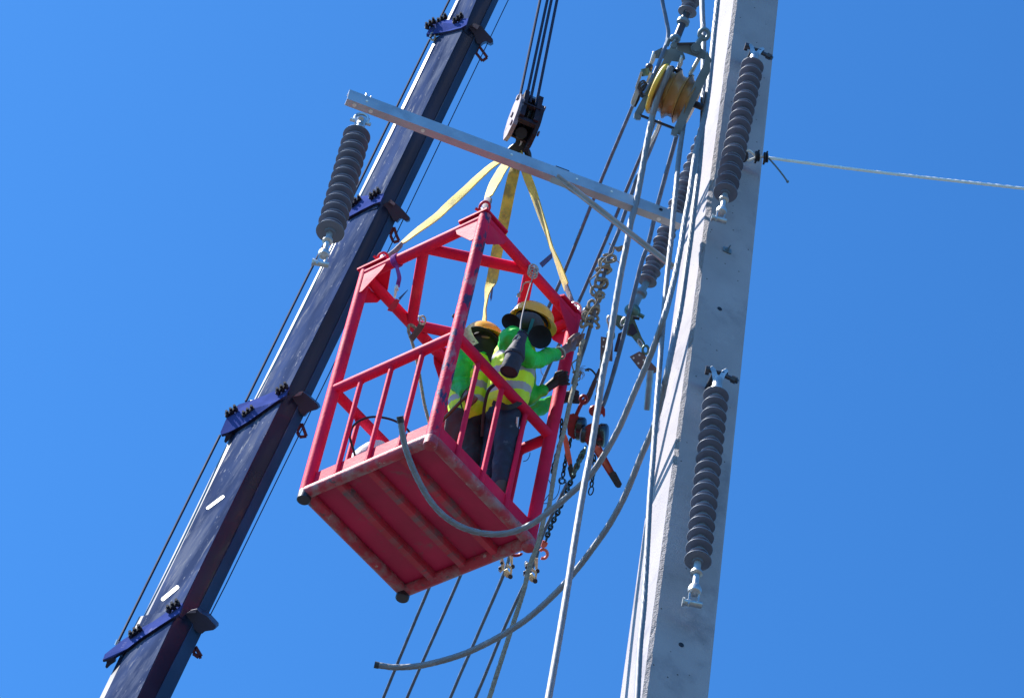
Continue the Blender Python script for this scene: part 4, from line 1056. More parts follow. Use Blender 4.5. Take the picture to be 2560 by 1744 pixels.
# yoke plate behind with dropped hooks
yk = thing('yoke_plate', 'grey steel yoke plate with two down-turned ends behind the stringing block', 'yoke plate', P(1665, 140, D0 + .12))
mb = MB(); mb.pp([(1632, 131), (1655, 119), (1668, 124), (1698, 122), (1706, 128), (1712, 140), (1713, 148), (1703, 155), (1696, 155), (1676, 152), (1660, 147), (1641, 146), (1636, 146), (1630, 140)], D0 + .12, .02); mb.build('plate', 'block_frame', yk, smooth=False)
for (x, y) in ((1630, 146), (1699, 156)):
    mb = MB(); c = P(x, y, D0 + .12); mb.ring(c, (CX * .3 - CY).normalized(), CF, .045, .018, .009, 18, 8)
    mb.pp([(x + 1, y - 12), (x + 9, y - 10), (x + 8, y + 4), (x + 3, y + 14), (x - 2, y + 15), (x - 1, y + 4)], D0 + .10, .05); mb.build('link', 'galvanised', yk)
for (x, y) in ((1623, 168), (1679, 174), (1697, 178)):
    mb = MB(); c = P(x, y, D0 + .12); mb.ball(c, .028, 12); mb.cyl(c, c + CY * .04, .022, 12); mb.build('ball_end', 'dark_steel', yk)
# wedge grip left of the block
wg = thing('wedge_grip', 'sunlit white wedge clamp with open clevis left of the stringing block', 'cable clamp', P(1600, 230, D0))
mb = MB()
for a, b in (((1604, 180), (1590, 222)), ((1627, 182), (1612, 222))):
    mb.bar(P(*a, D0 + .02), P(*b, D0 + .02), .018, .030, CF)
mb.build('clevis', 'galvanised', wg, smooth=False)
mb = MB(); mb.pp([(1596, 204), (1603, 208), (1601, 225), (1597, 236), (1593, 247), (1587, 262), (1582, 266), (1577, 259), (1578, 252)], D0, .05); mb.build('body', 'grip_white' if False else 'galvanised', wg, smooth=False)
mb = MB(); mb.pp([(1597, 236), (1602, 234), (1599, 249), (1590, 267), (1585, 266)], D0 + .02, .05); mb.build('wedge', 'hood_grey', wg, smooth=False)
mb = MB(); mb.cyl(P(1602, 181, D0 + .02), P(1630, 183, D0 + .02), .012, 8); mb.cyl(P(1612, 172, D0 + .03), P(1615, 190, D0 + .03), .030, 12); mb.build('pin', 'clamp_green', wg)
mb = MB()
for k in range(4):
    c = P(1604 + k * 3.0, 213 + k * .8, D0 - .01); mb.ring(c + CY * .01 * k, (CX * .5 - CY * .8).normalized(), (CX * .8 + CY * .4 + CF * .3).normalized(), .034, .02, .007, 14, 6)
mb.ring(P(1608, 232, D0 - .01), CX, CY, .020, .028, .011, 16, 8, R(0), R(300)); mb.build('hook', 'dark_steel', wg)

# ================================================================== clamps hanging on the right
cg = thing('strain_clamp', 'green-grey strain clamp and twisted links hanging under the slanting insulator', 'clamp', P(1575, 800, 23.6))
DC = 23.55
for nme, px, d, th, m in (
    ('clamp_plate', [(1524, 792), (1531, 788), (1542, 786), (1561, 791), (1566, 800), (1560, 816), (1553, 826), (1540, 813), (1524, 806)], DC + .05, .05, 'clamp_green'),
    ('clamp_body', [(1563, 792), (1572, 786), (1584, 790), (1590, 808), (1600, 832), (1606, 848), (1596, 850), (1582, 842), (1568, 838), (1564, 822), (1553, 812), (1554, 802)], DC, .06, 'clamp_green'),
    ('wedge', [(1575, 811), (1583, 808), (1592, 826), (1596, 842), (1588, 840), (1570, 834)], DC - .012, .05, 'bracket_navy'),
    ('twisted_link', [(1590, 833), (1598, 830), (1606, 846), (1612, 856), (1613, 863), (1608, 870), (1601, 869), (1596, 862), (1588, 852), (1580, 842)], DC - .02, .05, 'clamp_green'),
    ('lower_arm', [(1546, 833), (1556, 829), (1560, 840), (1552, 858), (1548, 870), (1542, 880), (1535, 878), (1538, 864), (1542, 850)], DC + .03, .05, 'bracket_navy')):
    mb = MB(); mb.pp(px, d, th); mb.build(nme, m, cg, smooth=False)
mb = MB(); mb.ring(P(1601, 858, DC - .05), (CX * .5 + CY).normalized(), CX, .03, .012, .008, 16, 6); mb.ring(P(1560, 803, DC - .03), (CY * .9 - CX * .4).normalized(), CX, .035, .02, .006, 16, 6); mb.ring(P(1524, 800, DC), CY, CX, .03, .018, .009, 14, 6); mb.build('shackle', 'galvanised', cg)
mb = MB(); mb.tube(PP([(1522, 804), (1522, 822)], DC), .008, 8); mb.build('short_link', 'galvanised', cg)
mb = MB(); c = P(1592, 793, DC - .05); mb.cyl(c - CX * .03, c + CX * .02 + CY * .01, .012, 8); mb.build('bolt', 'black_steel', cg)
def tab_conn(label, px, holes, d, tube_a, tube_b, rt, ring_at, extra=None):
    t = thing('terminal_tab', label, 'cable connector', P(*px[0], d), 'connector tabs with tube barrels')
    mb = MB(); mb.pp(px, d, .012); mb.build('tab', 'tab_brown', t, smooth=False)
    for x, y in holes:
        mb = MB(); c = P(x, y, d - .002); mb.cyl(c, c - CF * .001, .0075, 12); mb.build('hole', 'white_cloth', t)  # white disc painted for daylight showing through the tab
    mb = MB(); a, b = P(*tube_a, d + .01), P(*tube_b, d + .01)
    L_ = (b - a).length
    mb.lathe([(rt * 1.05, 0), (rt * 1.05, L_ * .3), (rt, L_ * .33), (rt, L_ * .97), (rt * .85, L_), (rt * .62, L_), (rt * .6, L_ * .95), (0, L_ * .95)], a, b, 22); mb.build('barrel', 'tube_blue_grey', t)
    x, y = ring_at; mb = MB(); mb.ring(P(x, y, d), CX, CY, .022, .03, .010, 18, 8); mb.build('shackle', 'clamp_green', t)
    return t
tab_conn('brown connector tab hanging left of the clamp behind the shiny cable', [(1502, 841), (1515, 843), (1533, 846), (1531, 903), (1521, 902), (1500, 899)], [(1509, 849), (1508, 866)], 23.0, (1508, 885), (1493, 982), .0145, (1527, 838))
tab_conn('brown four-hole connector tab with blue-grey tube hanging beside the pole', [(1574, 891), (1598, 878), (1606, 881), (1642, 920), (1641, 930), (1631, 935), (1620, 925), (1606, 926), (1597, 921)], [(1584, 894.5), (1598.5, 887), (1609, 900), (1596, 907.5), (1617, 893)], 23.3, (1626, 925), (1617, 1025), .0245, (1614, 874))
mb = MB(); mb.tube(spline(PP([(1493, 984), (1489, 990), (1488, 1002)], 23.0), 4), .004, 6); single(mb, 'wire', 'steel_wire', 'tiny loose wire tail below the narrow grey tube', 'wire')

# ================================================================== lever hoists and chains
HG = 'red lever chain hoists beside the right cage post'
h1 = thing('lever_hoist', 'left red lever hoist next to the cage post, its handle pointing straight down', 'chain hoist', P(1440, 1065, 22.4), HG)
D1 = 22.35
mb = MB(); mb.pp([(1416, 1046), (1424, 1036), (1434, 1033), (1447, 1040), (1450, 1060), (1446, 1092), (1434, 1098), (1420, 1086)], D1 - .02, .12); o = mb.build('housing', 'hoist_red', h1, smooth=False)
mb = MB(); c = P(1442, 1070, D1 + .02); ad = (CX * .93 + CY * .12 - CF * .2).normalized(); mb.lathe([(0, 0), (.075, 0), (.084, .01), (.084, .045), (.074, .056), (.05, .06), (0, .06)], c, c + ad, 28); mb.build('gear_cover', 'hoist_black', h1)
mb = MB(); mb.lathe([(0, 0), (.02, 0), (.02, .02), (0, .02)], c + ad * .06, c + ad, 12); mb.ring(c + ad * .058, CY, CF, .05, .05, .003, 20, 5); mb.build('cover_rim', 'dark_steel', h1)
mb = MB(); mb.pp([(1406, 1090), (1414, 1083), (1420, 1096), (1430, 1150), (1432, 1175), (1430, 1190), (1424, 1176), (1414, 1138)], D1 - .10, .03); mb.build('lever', 'hoist_orange', h1, smooth=False)
mb = MB(); mb.pp([(1425, 1158), (1431, 1160), (1435, 1190), (1430, 1197), (1424, 1190), (1419, 1170)], D1 - .11, .045); mb.build('lever_grip', 'hoist_black', h1, smooth=False)
mb = MB(); mb.tube(PP([(1440, 1038), (1449, 1018), (1459, 1000)], D1), .014, 10); mb.ring(P(1459, 998, D1), CX, CY, .022, .026, .012, 16, 8); mb.build('top_hook', 'hoist_red', h1)
mb = MB(); mb.chain(PP([(1404, 1048), (1404, 1075), (1402, 1098), (1396, 1120), (1388, 1150), (1382, 1172), (1379, 1180)], D1)); mb.build('slack_chain', 'chain_steel', h1)
mb = MB(); mb.chain(PP([(1427, 1097), (1418, 1130), (1412, 1160), (1407, 1190)], D1)); mb.ring(P(1404, 1201, D1), CX, CY, .020, .022, .0045, 16, 6); mb.ring(P(1407, 1202, D1), CX, (CY + CF * .5).normalized(), .022, .018, .004, 16, 6); mb.build('end_chain', 'chain_steel', h1)
h2 = thing('lever_hoist', 'right red lever hoist whose black-gripped handle sticks out down to the right', 'chain hoist', P(1490, 1085, 22.4), HG)
D2 = 22.2
mb = MB(); mb.pp([(1462, 1070), (1470, 1062), (1482, 1057), (1497, 1060), (1504, 1080), (1500, 1112), (1488, 1120), (1470, 1114), (1462, 1100)], D2, .12); mb.build('housing', 'hoist_red', h2, smooth=False)
mb = MB(); c = P(1466, 1088, D2 + .02); mb.lathe([(0, 0), (.050, 0), (.056, .01), (.056, .03), (.04, .04), (0, .04)], c, c - ad, 24); mb.build('load_wheel', 'hoist_black', h2)
mb = MB(); c = P(1496, 1087, D2 + .05); mb.lathe([(0, 0), (.078, 0), (.086, .01), (.086, .048), (.074, .06), (.05, .064), (0, .064)], c, c + ad, 28); mb.build('gear_cover', 'hoist_black', h2)
mb = MB(); mb.pp([(1484, 1126), (1492, 1112), (1500, 1118), (1530, 1174), (1534, 1184), (1524, 1189), (1500, 1152)], D2 - .08, .03); mb.build('lever', 'hoist_orange', h2, smooth=False)
mb = MB(); mb.pp([(1497, 1112), (1502, 1114), (1536, 1178), (1531, 1180)], D2 - .10, .05); mb.pp([(1483, 1126), (1486, 1124), (1525, 1186), (1522, 1189)], D2 - .10, .05); mb.build('lever_flange', 'hoist_red', h2, smooth=False)
mb = MB(); mb.pp([(1525, 1182), (1534, 1176), (1540, 1180), (1555, 1209), (1551, 1218), (1544, 1219), (1539, 1216), (1523, 1190)], D2 - .12, .06); mb.build('lever_grip', 'hoist_black', h2, smooth=False)
mb = MB(); c = P(1486, 1026, D2 + .05); mb.lathe([(0, 0), (.036, 0), (.040, .006), (.036, .014), (0, .014)], c, c - CF, 22)
mb.pp([(1501, 1016), (1508, 1014), (1513, 1022), (1513, 1038), (1510, 1044), (1506, 1036), (1503, 1034), (1498, 1042), (1494, 1056), (1486, 1058), (1490, 1040), (1499, 1030)], D2 + .05, .03); mb.build('top_hook', 'hoist_red', h2)
mb = MB(); mb.chain(PP([(1486, 1138), (1486, 1160), (1482, 1194), (1478, 1215)], D2)); mb.ring(P(1477.5, 1226, D2), (CY * .95 - CX * .2).normalized(), CX, .030, .016, .005, 16, 6); mb.build('end_chain', 'chain_steel', h2)
mb = MB(); mb.chain(PP([(1464, 1118), (1452, 1142), (1440, 1168), (1432, 1190), (1425, 1208), (1418, 1227), (1406, 1251), (1396, 1278), (1386, 1296), (1378, 1312), (1371, 1330), (1365, 1350)], dt([(1118, 22.2), (1350, 22.7)])), L=.048, wd=.014, r=.0075); mb.build('load_chain', 'chain_steel', h2)
mb = MB(); mb.chain(PP([(1462, 1122), (1446, 1156), (1434, 1184)], 22.15), L=.05, wd=.016, r=.009); mb.build('doubled_chain', 'clamp_green', h2)
mb = MB(); mb.pp([(1357, 1350), (1365, 1352), (1370, 1358), (1366, 1366), (1358, 1370), (1352, 1366)], 22.7, .04); mb.ring(P(1358, 1384, 22.7), CX, CY, .030, .032, .0115, 18, 8, R(-140), R(120)); mb.build('bottom_hook', 'hoist_orange', h2)
# rope sling to hoist 1
rs = thing('rope_sling', 'brown doubled rope sling holding the left lever hoist', 'rope', P(1498, 927, 22.5))
mb = MB(); mb.tube(spline(PP([(1500, 922), (1489, 946), (1480, 965), (1471, 985), (1458, 1003), (1462, 1008), (1472, 997), (1482, 972), (1490, 950)], 22.45), 8), .0125, 10, lobes=3, twist=60, amp=.2); mb.build('rope', 'brown_strap', rs)
mb = MB(); mb.tube(spline(PP([(1466, 926), (1470, 922), (1478, 924), (1486, 932), (1491, 940)], 22.4), 6), .007, 8); mb.tube(PP([(1465, 924), (1468, 927), (1466, 921)], 22.4), .016, 8); mb.build('tie_end', 'black_rubber', rs)
# cable grips
def grip(label, cx_, cy_, d):
    t = thing('cable_grip', label, 'cable grip', P(cx_, cy_, d), 'brass-coloured come-along grips below the cage')
    def o(pts): return [(cx_ + a, cy_ + b) for a, b in pts]
    mb = MB(); mb.pp(o([(-12, -22), (-6, -24), (-2, -10), (-4, 4), (-14, 14), (-15, 2), (-11, -8)]), d, .04); mb.build('jaw', 'grip_steel', t, smooth=False)
    mb = MB(); mb.pp(o([(-4, 6), (4, 2), (12, 14), (16, 18), (14, 26), (2, 24), (-4, 18)]), d + .02, .04); mb.build('lower_jaw', 'grip_steel', t, smooth=False)
    mb = MB(); mb.bar(P(cx_ + 17, cy_ - 36, d), P(cx_ + 16, cy_ - 10, d), .012, .02, CF); mb.bar(P(cx_ + 11, cy_ - 36, d), P(cx_ + 14, cy_ - 10, d), .012, .02, CF)
    mb.bar(P(cx_ + 16, cy_ - 10, d), P(cx_ + 12, cy_ + 22, d), .016, .02, CF); mb.bar(P(cx_ + 3, cy_ - 8, d - .02), P(cx_ + 14, cy_ + 1, d - .02), .020, .012, CF); mb.build('link_bar', 'grip_steel', t, smooth=False)
    mb = MB()
    for (a, b, r) in ((18, -3, .015), (12, 22, .017), (-14, 1, .012), (-10, -12, .011)):
        c = P(cx_ + a, cy_ + b, d - .02); mb.cyl(c, c + CF * .06, r, 12)
    mb.build('rivet', 'dark_steel', t)
    mb = MB(); mb.ring(P(cx_ - 10, cy_ - 20, d), CX, CY, .012, .022, .004, 14, 6); mb.ring(P(cx_ - 14, cy_ + 4, d), CX, CY, .010, .014, .004, 14, 6); mb.build('ring', 'galvanised', t)
    return t
g1 = grip('left cable grip, hanging under the bottom right corner of the cage', 1264, 1419, 23.2)
mb = MB(); mb.ring(P(1288, 1381, 23.2), CX, CY, .045, .020, .012, 16, 8, R(0), R(190)); mb.build('hook', 'hoist_red', g1)
g2 = grip('right cable grip below the red chain hook, crossed by the pale rope', 1326, 1430, 22.8)
# thin loose wires near the hoists
lw = thing('loose_wire', 'thin loose wires curling beside the lower right cage post', 'wire', P(1385, 1230, 22.2))
for pts in ([(1369, 1195), (1377, 1210), (1376, 1228), (1366, 1244), (1360, 1252)], [(1401, 1205), (1396, 1230), (1388, 1244), (1376, 1252)], [(1308, 1153), (1318, 1149), (1324, 1138), (1325, 1130)], [(1368, 1257), (1362, 1258), (1358, 1257)]):
    mb = MB(); mb.tube(spline(PP(pts, 22.0), 5), .0028, 5); mb.build('wire', 'steel_wire', lw)
mb = MB(); mb.tube(spline(PP([(1357, 910), (1352, 922), (1354, 932), (1360, 940), (1366, 944)], 22.6), 5), .0026, 5); single(mb, 'wire', 'thin_twine', 'thin curled wire below the worker\'s bare forearm', 'wire')

# ================================================================== things in and on the basket
hs = thing('hose', 'black rubber hose arching up above the left toe board inside the cage', 'hose', P(885, 1129, 21.6))
mb = MB(); mb.tube(spline(PP([(889, 1150), (885, 1129), (877, 1102.5), (875, 1087), (881, 1068), (896, 1053), (921, 1043), (947, 1042), (976, 1047.6), (999, 1058), (1020, 1075), (1035, 1100)], [21.7] * 12), 8), .0082, 10); mb.build('tube', 'black_rubber', hs)
bgp = P(917, 1116, 21.95)
organic('sack', [('e', bgp + CY * .09, CX * .15 - CY * .07, CF * .12, CY * .12), (bgp + CX * .06, .05, bgp + CX * .10 - CY * .03 + CY * .02, .03)], 'white_cloth', None, .012, 3, .006, 9, tagd=('white cloth sack lying behind the left toe board of the cage', 'sack'))
# purple rag and its small snap hook with red pennant plate
pr = thing('strap', 'purple cloth tied round the top left cage rail with a white knot hanging', 'strap', P(995, 655, 22.75))
pc = P(996, 659, 22.62)
mb = MB(); ct_ = (K(HX, -HY, 2.165) - K(-HX, -HY, 2.165)).normalized()
cx0 = K(-HX + .27, -HY, 2.165)
for k in range(4):
    mb.ring(cx0 + ct_ * (.011 * k), KY, KZ, .044, .044, .0075, 22, 6)
mb.build('wrap', 'purple_cloth', pr)
mb = MB(); a = cx0 + ct_ * .02 - KZ * .04
mb.ribbon(spline([a, P(998, 692, 22.55), P(996, 706, 22.55), P(994, 718, 22.55)], 5), .030, [(0, .9), (.6, 0.1), (1, .4)], .006); mb.build('tail', 'purple_cloth', pr)
mb = MB(); mb.ball(P(991, 718, 22.5), .020, 10, (.7, .7, 1.3)); mb.tube(PP([(990, 722), (988, 735), (986, 745)], 22.5), [.012, .007], 8); mb.tube(PP([(994, 722), (996, 727)], 22.5), .006, 6); mb.build('white_knot', 'white_cloth', pr)
pn = thing('hand_saw', 'small dark pointed blade tied to the left roof bar of the cage', 'blade', P(990, 760, 22.6))
mb = MB(); mb.pp([(990, 746), (1000, 750), (990, 770), (979, 779), (968, 776), (975, 762)], 22.55, .01); mb.build('plate', 'shackle_red', pn, smooth=False)
mb = MB(); mb.pp([(996, 745), (1019, 724), (1020, 725), (1000, 750)], 22.56, .006); mb.build('tip', 'tag_blue', pn, smooth=False)

# ================================================================== the two workers
def Q(x, y, d): return P(x, y, d)
def chain_caps(pts, rs):
    return [(pts[i], rs[i], pts[i + 1], rs[i + 1]) for i in range(len(pts) - 1)]
def fingers(base, dirs, curl, n_seg, lens, r, spread):
    caps = []
    for i, (b, L) in enumerate(zip(base, lens)):
        p = b; d = dirs[i % len(dirs)].normalized()
        for k in range(n_seg):
            q = p + d * L / n_seg
            caps.append((p, r * (1 - .08 * k), q, r * (1 - .08 * (k + 1))))
            p = q; d = (d + curl * .75).normalized()
    return caps
def helmet(parent, c, ax, fwd, r=.135, brim=.045):
    sd = ax.cross(fwd).normalized(); fwd = sd.cross(ax).normalized()
    mb = MB(); vs = []; fs = []; n = 40; rows = []
    prof = [(1.0, -.02), (1.0, .02), (.985, .28), (.93, .50), (.80, .72), (.60, .87), (.32, .96), (.0, 1.0)]
    inner = [(0, .93), (.30, .89), (.55, .80), (.74, .66), (.86, .46), (.92, .24), (.935, -.01)]
    for rr, h in inner + [(1.0, -.03)] + prof:
        row = []
        for k in range(n):
            a = 2 * math.pi * k / n
            row.append(c + (fwd * math.cos(a) * 1.08 + sd * math.sin(a) * .90) * rr * r + ax * h * r * .92)
        rows.append(row)
    vs = [v for rw in rows for v in rw]
    for i in range(len(rows) - 1):
        for k in range(n):
            a = i * n + k; b = i * n + (k + 1) % n; fs.append((a, b, b + n, a + n))
    mb.add(vs, fs); o = mb.build('helmet', 'helmet_shell', parent, angle=60)
    # peak and rim
    mb = MB(); m_ = 28; vs = []; fs = []
    for k in range(m_ + 1):
        a = 2 * math.pi * k / m_
        w_ = brim * (.30 + .85 * max(0, math.cos(a)) ** 1.5)
        e = (fwd * math.cos(a) * 1.08 + sd * math.sin(a) * .90)
        for (q, h) in ((.97 * r, .0), (r + w_, -.014), (r + w_, -.019), (.97 * r, -.012)):
            vs.append(c + e * q + ax * h)
    for k in range(m_):
        for j in range(4):
            a = k * 4 + j; b = k * 4 + (j + 1) % 4; fs.append((a, b, b + 4, a + 4))
    mb.add(vs, fs); mb.build('helmet_peak', 'helmet_shell', parent, angle=50)
    # suspension band inside
    mb = MB(); pts = [c + (fwd * math.cos(2 * math.pi * k / 24) * .92 + sd * math.sin(2 * math.pi * k / 24) * .78) * r * .93 - ax * .012 for k in range(25)]
    for a, b in zip(pts, pts[1:]): mb.bar(a, b, .004, .028, ax)
    mb.build('headband', 'hood_black', parent, smooth=False)
def sunbrim(parent, c, ax, d1, d2, r1, r2, droop, rise, t0=-40, t1=220, crown=.10, m='hat_black'):
    mb = MB(); n = 40; mm = 8; vs = []; fs = []
    for j in range(mm + 1):
        q = crown / max(r1, r2) + (1 - crown / max(r1, r2)) * j / mm
        for k in range(n + 1):
            a = R(lerp(t0, t1, k / n)); w = 1 + .05 * math.sin(3 * a + 1)
            vs.append(c + d1 * (q * r1 * math.cos(a) * w) + d2 * (q * r2 * math.sin(a) * w) + ax * (-droop * q * q * math.cos(a) ** 2 + rise * q * q * math.sin(a) ** 2))
    N_ = (mm + 1) * (n + 1)
    vs += [v + ax * .005 for v in vs]
    for j in range(mm):
        for k in range(n):
            a = j * (n + 1) + k; fs += [(a, a + 1, a + n + 2, a + n + 1), (a + N_, a + N_ + n + 1, a + N_ + n + 2, a + N_ + 1)]
    for j in range(mm):
        a = j * (n + 1); b = a + n; fs += [(a, a + n + 1, a + n + 1 + N_, a + N_), (b, b + N_, b + n + 1 + N_, b + n + 1)]
    for k in range(n):
        a = k; b = mm * (n + 1) + k; fs += [(a, a + N_, a + 1 + N_, a + 1), (b, b + 1, b + 1 + N_, b + N_)]
    mb.add(vs, fs); return mb.build('sun_brim', m, parent, angle=70)

# ---------------------------------------------------------------- worker 1 (front, right)
w1 = thing('person', 'person in green shirt and lime vest gripping the conductor by the right corner post', 'person', Q(1232, 1240, 21.2))
hd = Q(1324, 822, 22.12); nk = Q(1306, 856, 22.05); ch = Q(1287, 892, 21.98); mid = Q(1279, 945, 21.90); ws = Q(1266, 1000, 21.84); hp = Q(1260, 1034, 21.80)
sR = Q(1281, 846, 21.88); eR = Q(1322, 898, 21.80); wR = Q(1394, 884, 22.18); pR = Q(1421, 868, 22.32)
sL = Q(1308, 905, 22.22); eL = Q(1322, 992, 22.10); wL = Q(1362, 974, 22.14); pL = Q(1388, 954, 22.18)
hR = Q(1266, 1040, 21.76); kR = Q(1262, 1112, 21.55); aR = Q(1252, 1212, 21.32)
hL = Q(1250, 1042, 21.90); kL = Q(1234, 1112, 21.78); aL = Q(1214, 1196, 21.52)
body = []
body += [('e', hd, CX * .088, CY * .105, CF * .095)]
body += chain_caps([hd, nk, ch, mid, ws, hp], [.075, .062, .125, .125, .112, .118])
body += chain_caps([sR, eR, wR], [.060, .046, .030]) + chain_caps([sL, eL, wL], [.060, .046, .030])
body += chain_caps([ch, sR], [.09, .062]) + chain_caps([ch, sL], [.09, .062])
body += chain_caps([hR, kR, aR], [.085, .058, .042]) + chain_caps([hL, kL, aL], [.085, .058, .042])
# bare right hand closing round the conductor
cdir = (P(1444, 917, 22.63) - P(1471, 835, 22.63)).normalized()
acr = (CX * .93 - CY * .33 + CF * .10).normalized()
kn = Q(1438, 856, 22.42)
body += [(wR, .030, Q(1409, 876, 22.26), .030), (Q(1409, 876, 22.26), .030, pR, .034), (pR, .033, Q(1434, 853, 22.44), .026), (pR, .030, Q(1432, 869, 22.42), .026)]
bs_ = [Q(1441, 842, 22.50), Q(1438, 850, 22.49), Q(1436, 858, 22.48), Q(1434, 866, 22.47)]
for i, b in enumerate(bs_):
    L_ = (.075, .080, .076, .062)[i]
    p1 = b + acr * L_ * .52 - CF * .020; p2 = p1 + (acr * .75 + CF * .6).normalized() * L_ * .34; p3 = p2 + (CF * .95 - acr * .2) * L_ * .28
    body += [(b - acr * .02, .0125, p1, .0112), (p1, .0112, p2, .0100), (p2, .0100, p3, .0085)]
th = Q(1424, 850, 22.30)
body += [(pR, .018, th, .015), (th, .015, Q(1436, 838, 22.36), .012), (Q(1436, 838, 22.36), .012, Q(1448, 833, 22.46), .010)]
organic('body', body, 'skin', w1, .0075, 2)
# face under the hood is hidden by cloth; eyes slit region stays dark
organic('hood', [('e', hd + CX * .004, CX * .098, CY * .112, CF * .106), (hd, .085, nk, .076), (nk, .074, ch + CX * .03 - CY * .02, .085)], 'hood_black', w1, .010, 3)
ax1 = (-CY * .70 + CX * .34 + CF * .62).normalized()
hcen = Q(1329, 797, 22.20)
organic('hat_crown', [('e', Q(1319, 804, 22.10), CX * .108, CY * .070, CF * .11), ('e', Q(1335, 812, 22.12), CX * .075, CY * .060, CF * .08)], 'hood_grey', w1, .009, 4, .003, 9)
helmet(w1, Q(1330, 801, 22.22), ax1, (CX * .8 + CY * .35 - CF * .2), .140, .030)
d1 = (CX * .86 + CY * .50).normalized()
sunbrim(w1, Q(1315, 824, 22.06), (-CY * .9 + CX * .35 + CF * .1).normalized(), d1, CF, .168, .15, .030, .02, t0=-30, t1=210)
for (cx_, cy_, dd_, rx, ry, an) in ((1278, 806, 21.99, .070, .058, .6), (1350, 842, 21.96, .082, .080, .9)):
    c = Q(cx_, cy_, dd_); u = (CX * math.cos(an) + CY * math.sin(an)); v = (-CX * math.sin(an) + CY * math.cos(an))
    mb = MB(); vs = []; fs = []; n = 32; m_ = 7
    for side_ in (0, 1):
        for j in range(m_ + 1):
            for k in range(n):
                a = 2 * math.pi * k / n; q = j / m_
                vs.append(c + u * rx * q * math.cos(a) + v * ry * q * math.sin(a) + CF * (-.045 * q * q + side_ * .006))
    N_ = (m_ + 1) * n
    for s_ in (0, 1):
        for j in range(m_):
            for k in range(n):
                a = s_ * N_ + j * n + k; b = s_ * N_ + j * n + (k + 1) % n; fs.append((a, b, b + n, a + n))
    for k in range(n):
        a = m_ * n + k; b = m_ * n + (k + 1) % n; fs.append((a, b, b + N_, a + N_))
    mb.add(vs, fs); mb.build('brim_flap', 'hat_black', w1, angle=60)
mb = MB(); mb.ribbon(spline([Q(1333, 797, 21.985), Q(1327, 815, 21.96), Q(1321, 838, 21.93), Q(1318, 850, 21.95)], 6), .022, 0.0, .003); mb.build('chin_strap', 'helmet_strap', w1)
# clothes
sh_c = chain_caps([nk + CX * .01, ch, mid, ws], [.085, .140, .140, .125])
sh_c += chain_caps([sR, eR], [.090, .066]) + chain_caps([eR, Q(1346, 898, 21.92), Q(1372, 888, 22.06), Q(1388, 885, 22.14)], [.064, .062, .054, .045])
sh_c += chain_caps([ch, sR], [.12, .090]) + chain_caps([ch, sL], [.11, .085])
sh_c += chain_caps([sL, eL, Q(1340, 986, 22.11), Q(1356, 977, 22.13)], [.085, .066, .052, .043])
organic('shirt', sh_c, 'shirt_green', w1, .0095, 3, .011, 11)
up1 = (ch - hp).normalized()
def vband(levels, slope=0.0, o=hp, up=up1, Lx=None):
    def f(p):
        t = (p - o).dot(up) + slope * (p - o).dot(CX)
        return 1.0 if any(a < t < b for a, b in levels) else 0.0
    return f
Lt = (ch - hp).length
ve = chain_caps([Q(1292, 872, 22.0), ch, mid, ws, Q(1263, 1014, 21.84)], [.118, .152, .158, .150, .146])
ve += [(Q(1292, 872, 22.0), .10, Q(1283, 862, 21.98), .085)]
organic('safety_vest', ve, 'vest_lime', w1, .0095, 2, .007, 9, band=vband([(Lt * .28, Lt * .40), (Lt * .58, Lt * .70), (Lt * .90, Lt * .99)], -.22))
tr = chain_caps([ws + CY * .03, hp, hR, kR, aR], [.118, .130, .104, .076, .064])
tr += chain_caps([hp, hL, kL, aL], [.125, .100, .078, .062])
tr += [(kR, .078, kR + CY * .04 + CX * .01, .074)]
organic('trousers', tr, 'trouser_navy', w1, .0105, 3, .013, 8)
for a in (aR, aL):
    f0 = a + (K(0, 0, 0) - K(0, 0, 1)) * .06
    organic('boot', [(a, .060, f0, .055), (f0, .050, f0 + KY * .11 - KX * .03, .042)], 'boot_leather', w1, .011, 2)
# dark glove fist of the left hand
gv = [(wL, .030, pL, .036), (pL, .036, Q(1399, 946, 22.19), .030)]
for i in range(4):
    b = Q(1401 + i * 1.5, 931 + i * 9.5, 22.16); e1 = b + (CX * .035 - CY * .004) + CF * -.005; e2 = e1 + (CX * .012 + CY * .004 + CF * .025); e3 = e2 - CX * .02 + CF * .012
    gv += [(pL, .018, b, .0125), (b, .0112, e1, .0105), (e1, .0105, e2, .0098), (e2, .0098, e3, .0088)]
gv += [(pL - CY * .02, .018, Q(1392, 934, 22.10), .016), (Q(1392, 934, 22.10), .016, Q(1405, 929, 22.10), .013)]
organic('glove', gv, 'glove_dark', w1, .0042, 1)
mb = MB(); c = Q(1400, 882, 22.21); t_ = (pR - wR).normalized(); x_ = t_.cross(CF).normalized(); mb.ring(c, x_, t_.cross(x_), .040, .037, .008, 18, 8); mb.build('wrist_band', 'grey_rope', w1)
mb = MB(); mb.ribbon(spline([Q(1237, 960, 21.66), Q(1222, 975, 21.66), Q(1214, 1000, 21.68), Q(1208, 1040, 21.70), Q(1205, 1090, 21.72)], 6), .022, 0.3, .004)
mb.ribbon(spline([Q(1232, 1006, 21.67), Q(1262, 1018, 21.62), Q(1290, 1012, 21.66), Q(1306, 1000, 21.72)], 6), .035, 0.0, .005); mb.build('harness', 'harness_black', w1)
mb = MB(); mb.ribbon(spline([Q(1305, 1030, 21.9), Q(1306, 1048, 21.9), Q(1309, 1064, 21.88)], 6), .018, 0.0, .004); mb.build('hi_vis_tape', 'shirt_green', w1)
tool = MB(); tool.tube(PP([(1294, 1042), (1290, 1085)], 21.62), .010, 8); tool.ball(Q(1289, 1090, 21.62), .019, 10); tool.tube(PP([(1289, 1092), (1292, 1106)], 21.62), .007, 6)
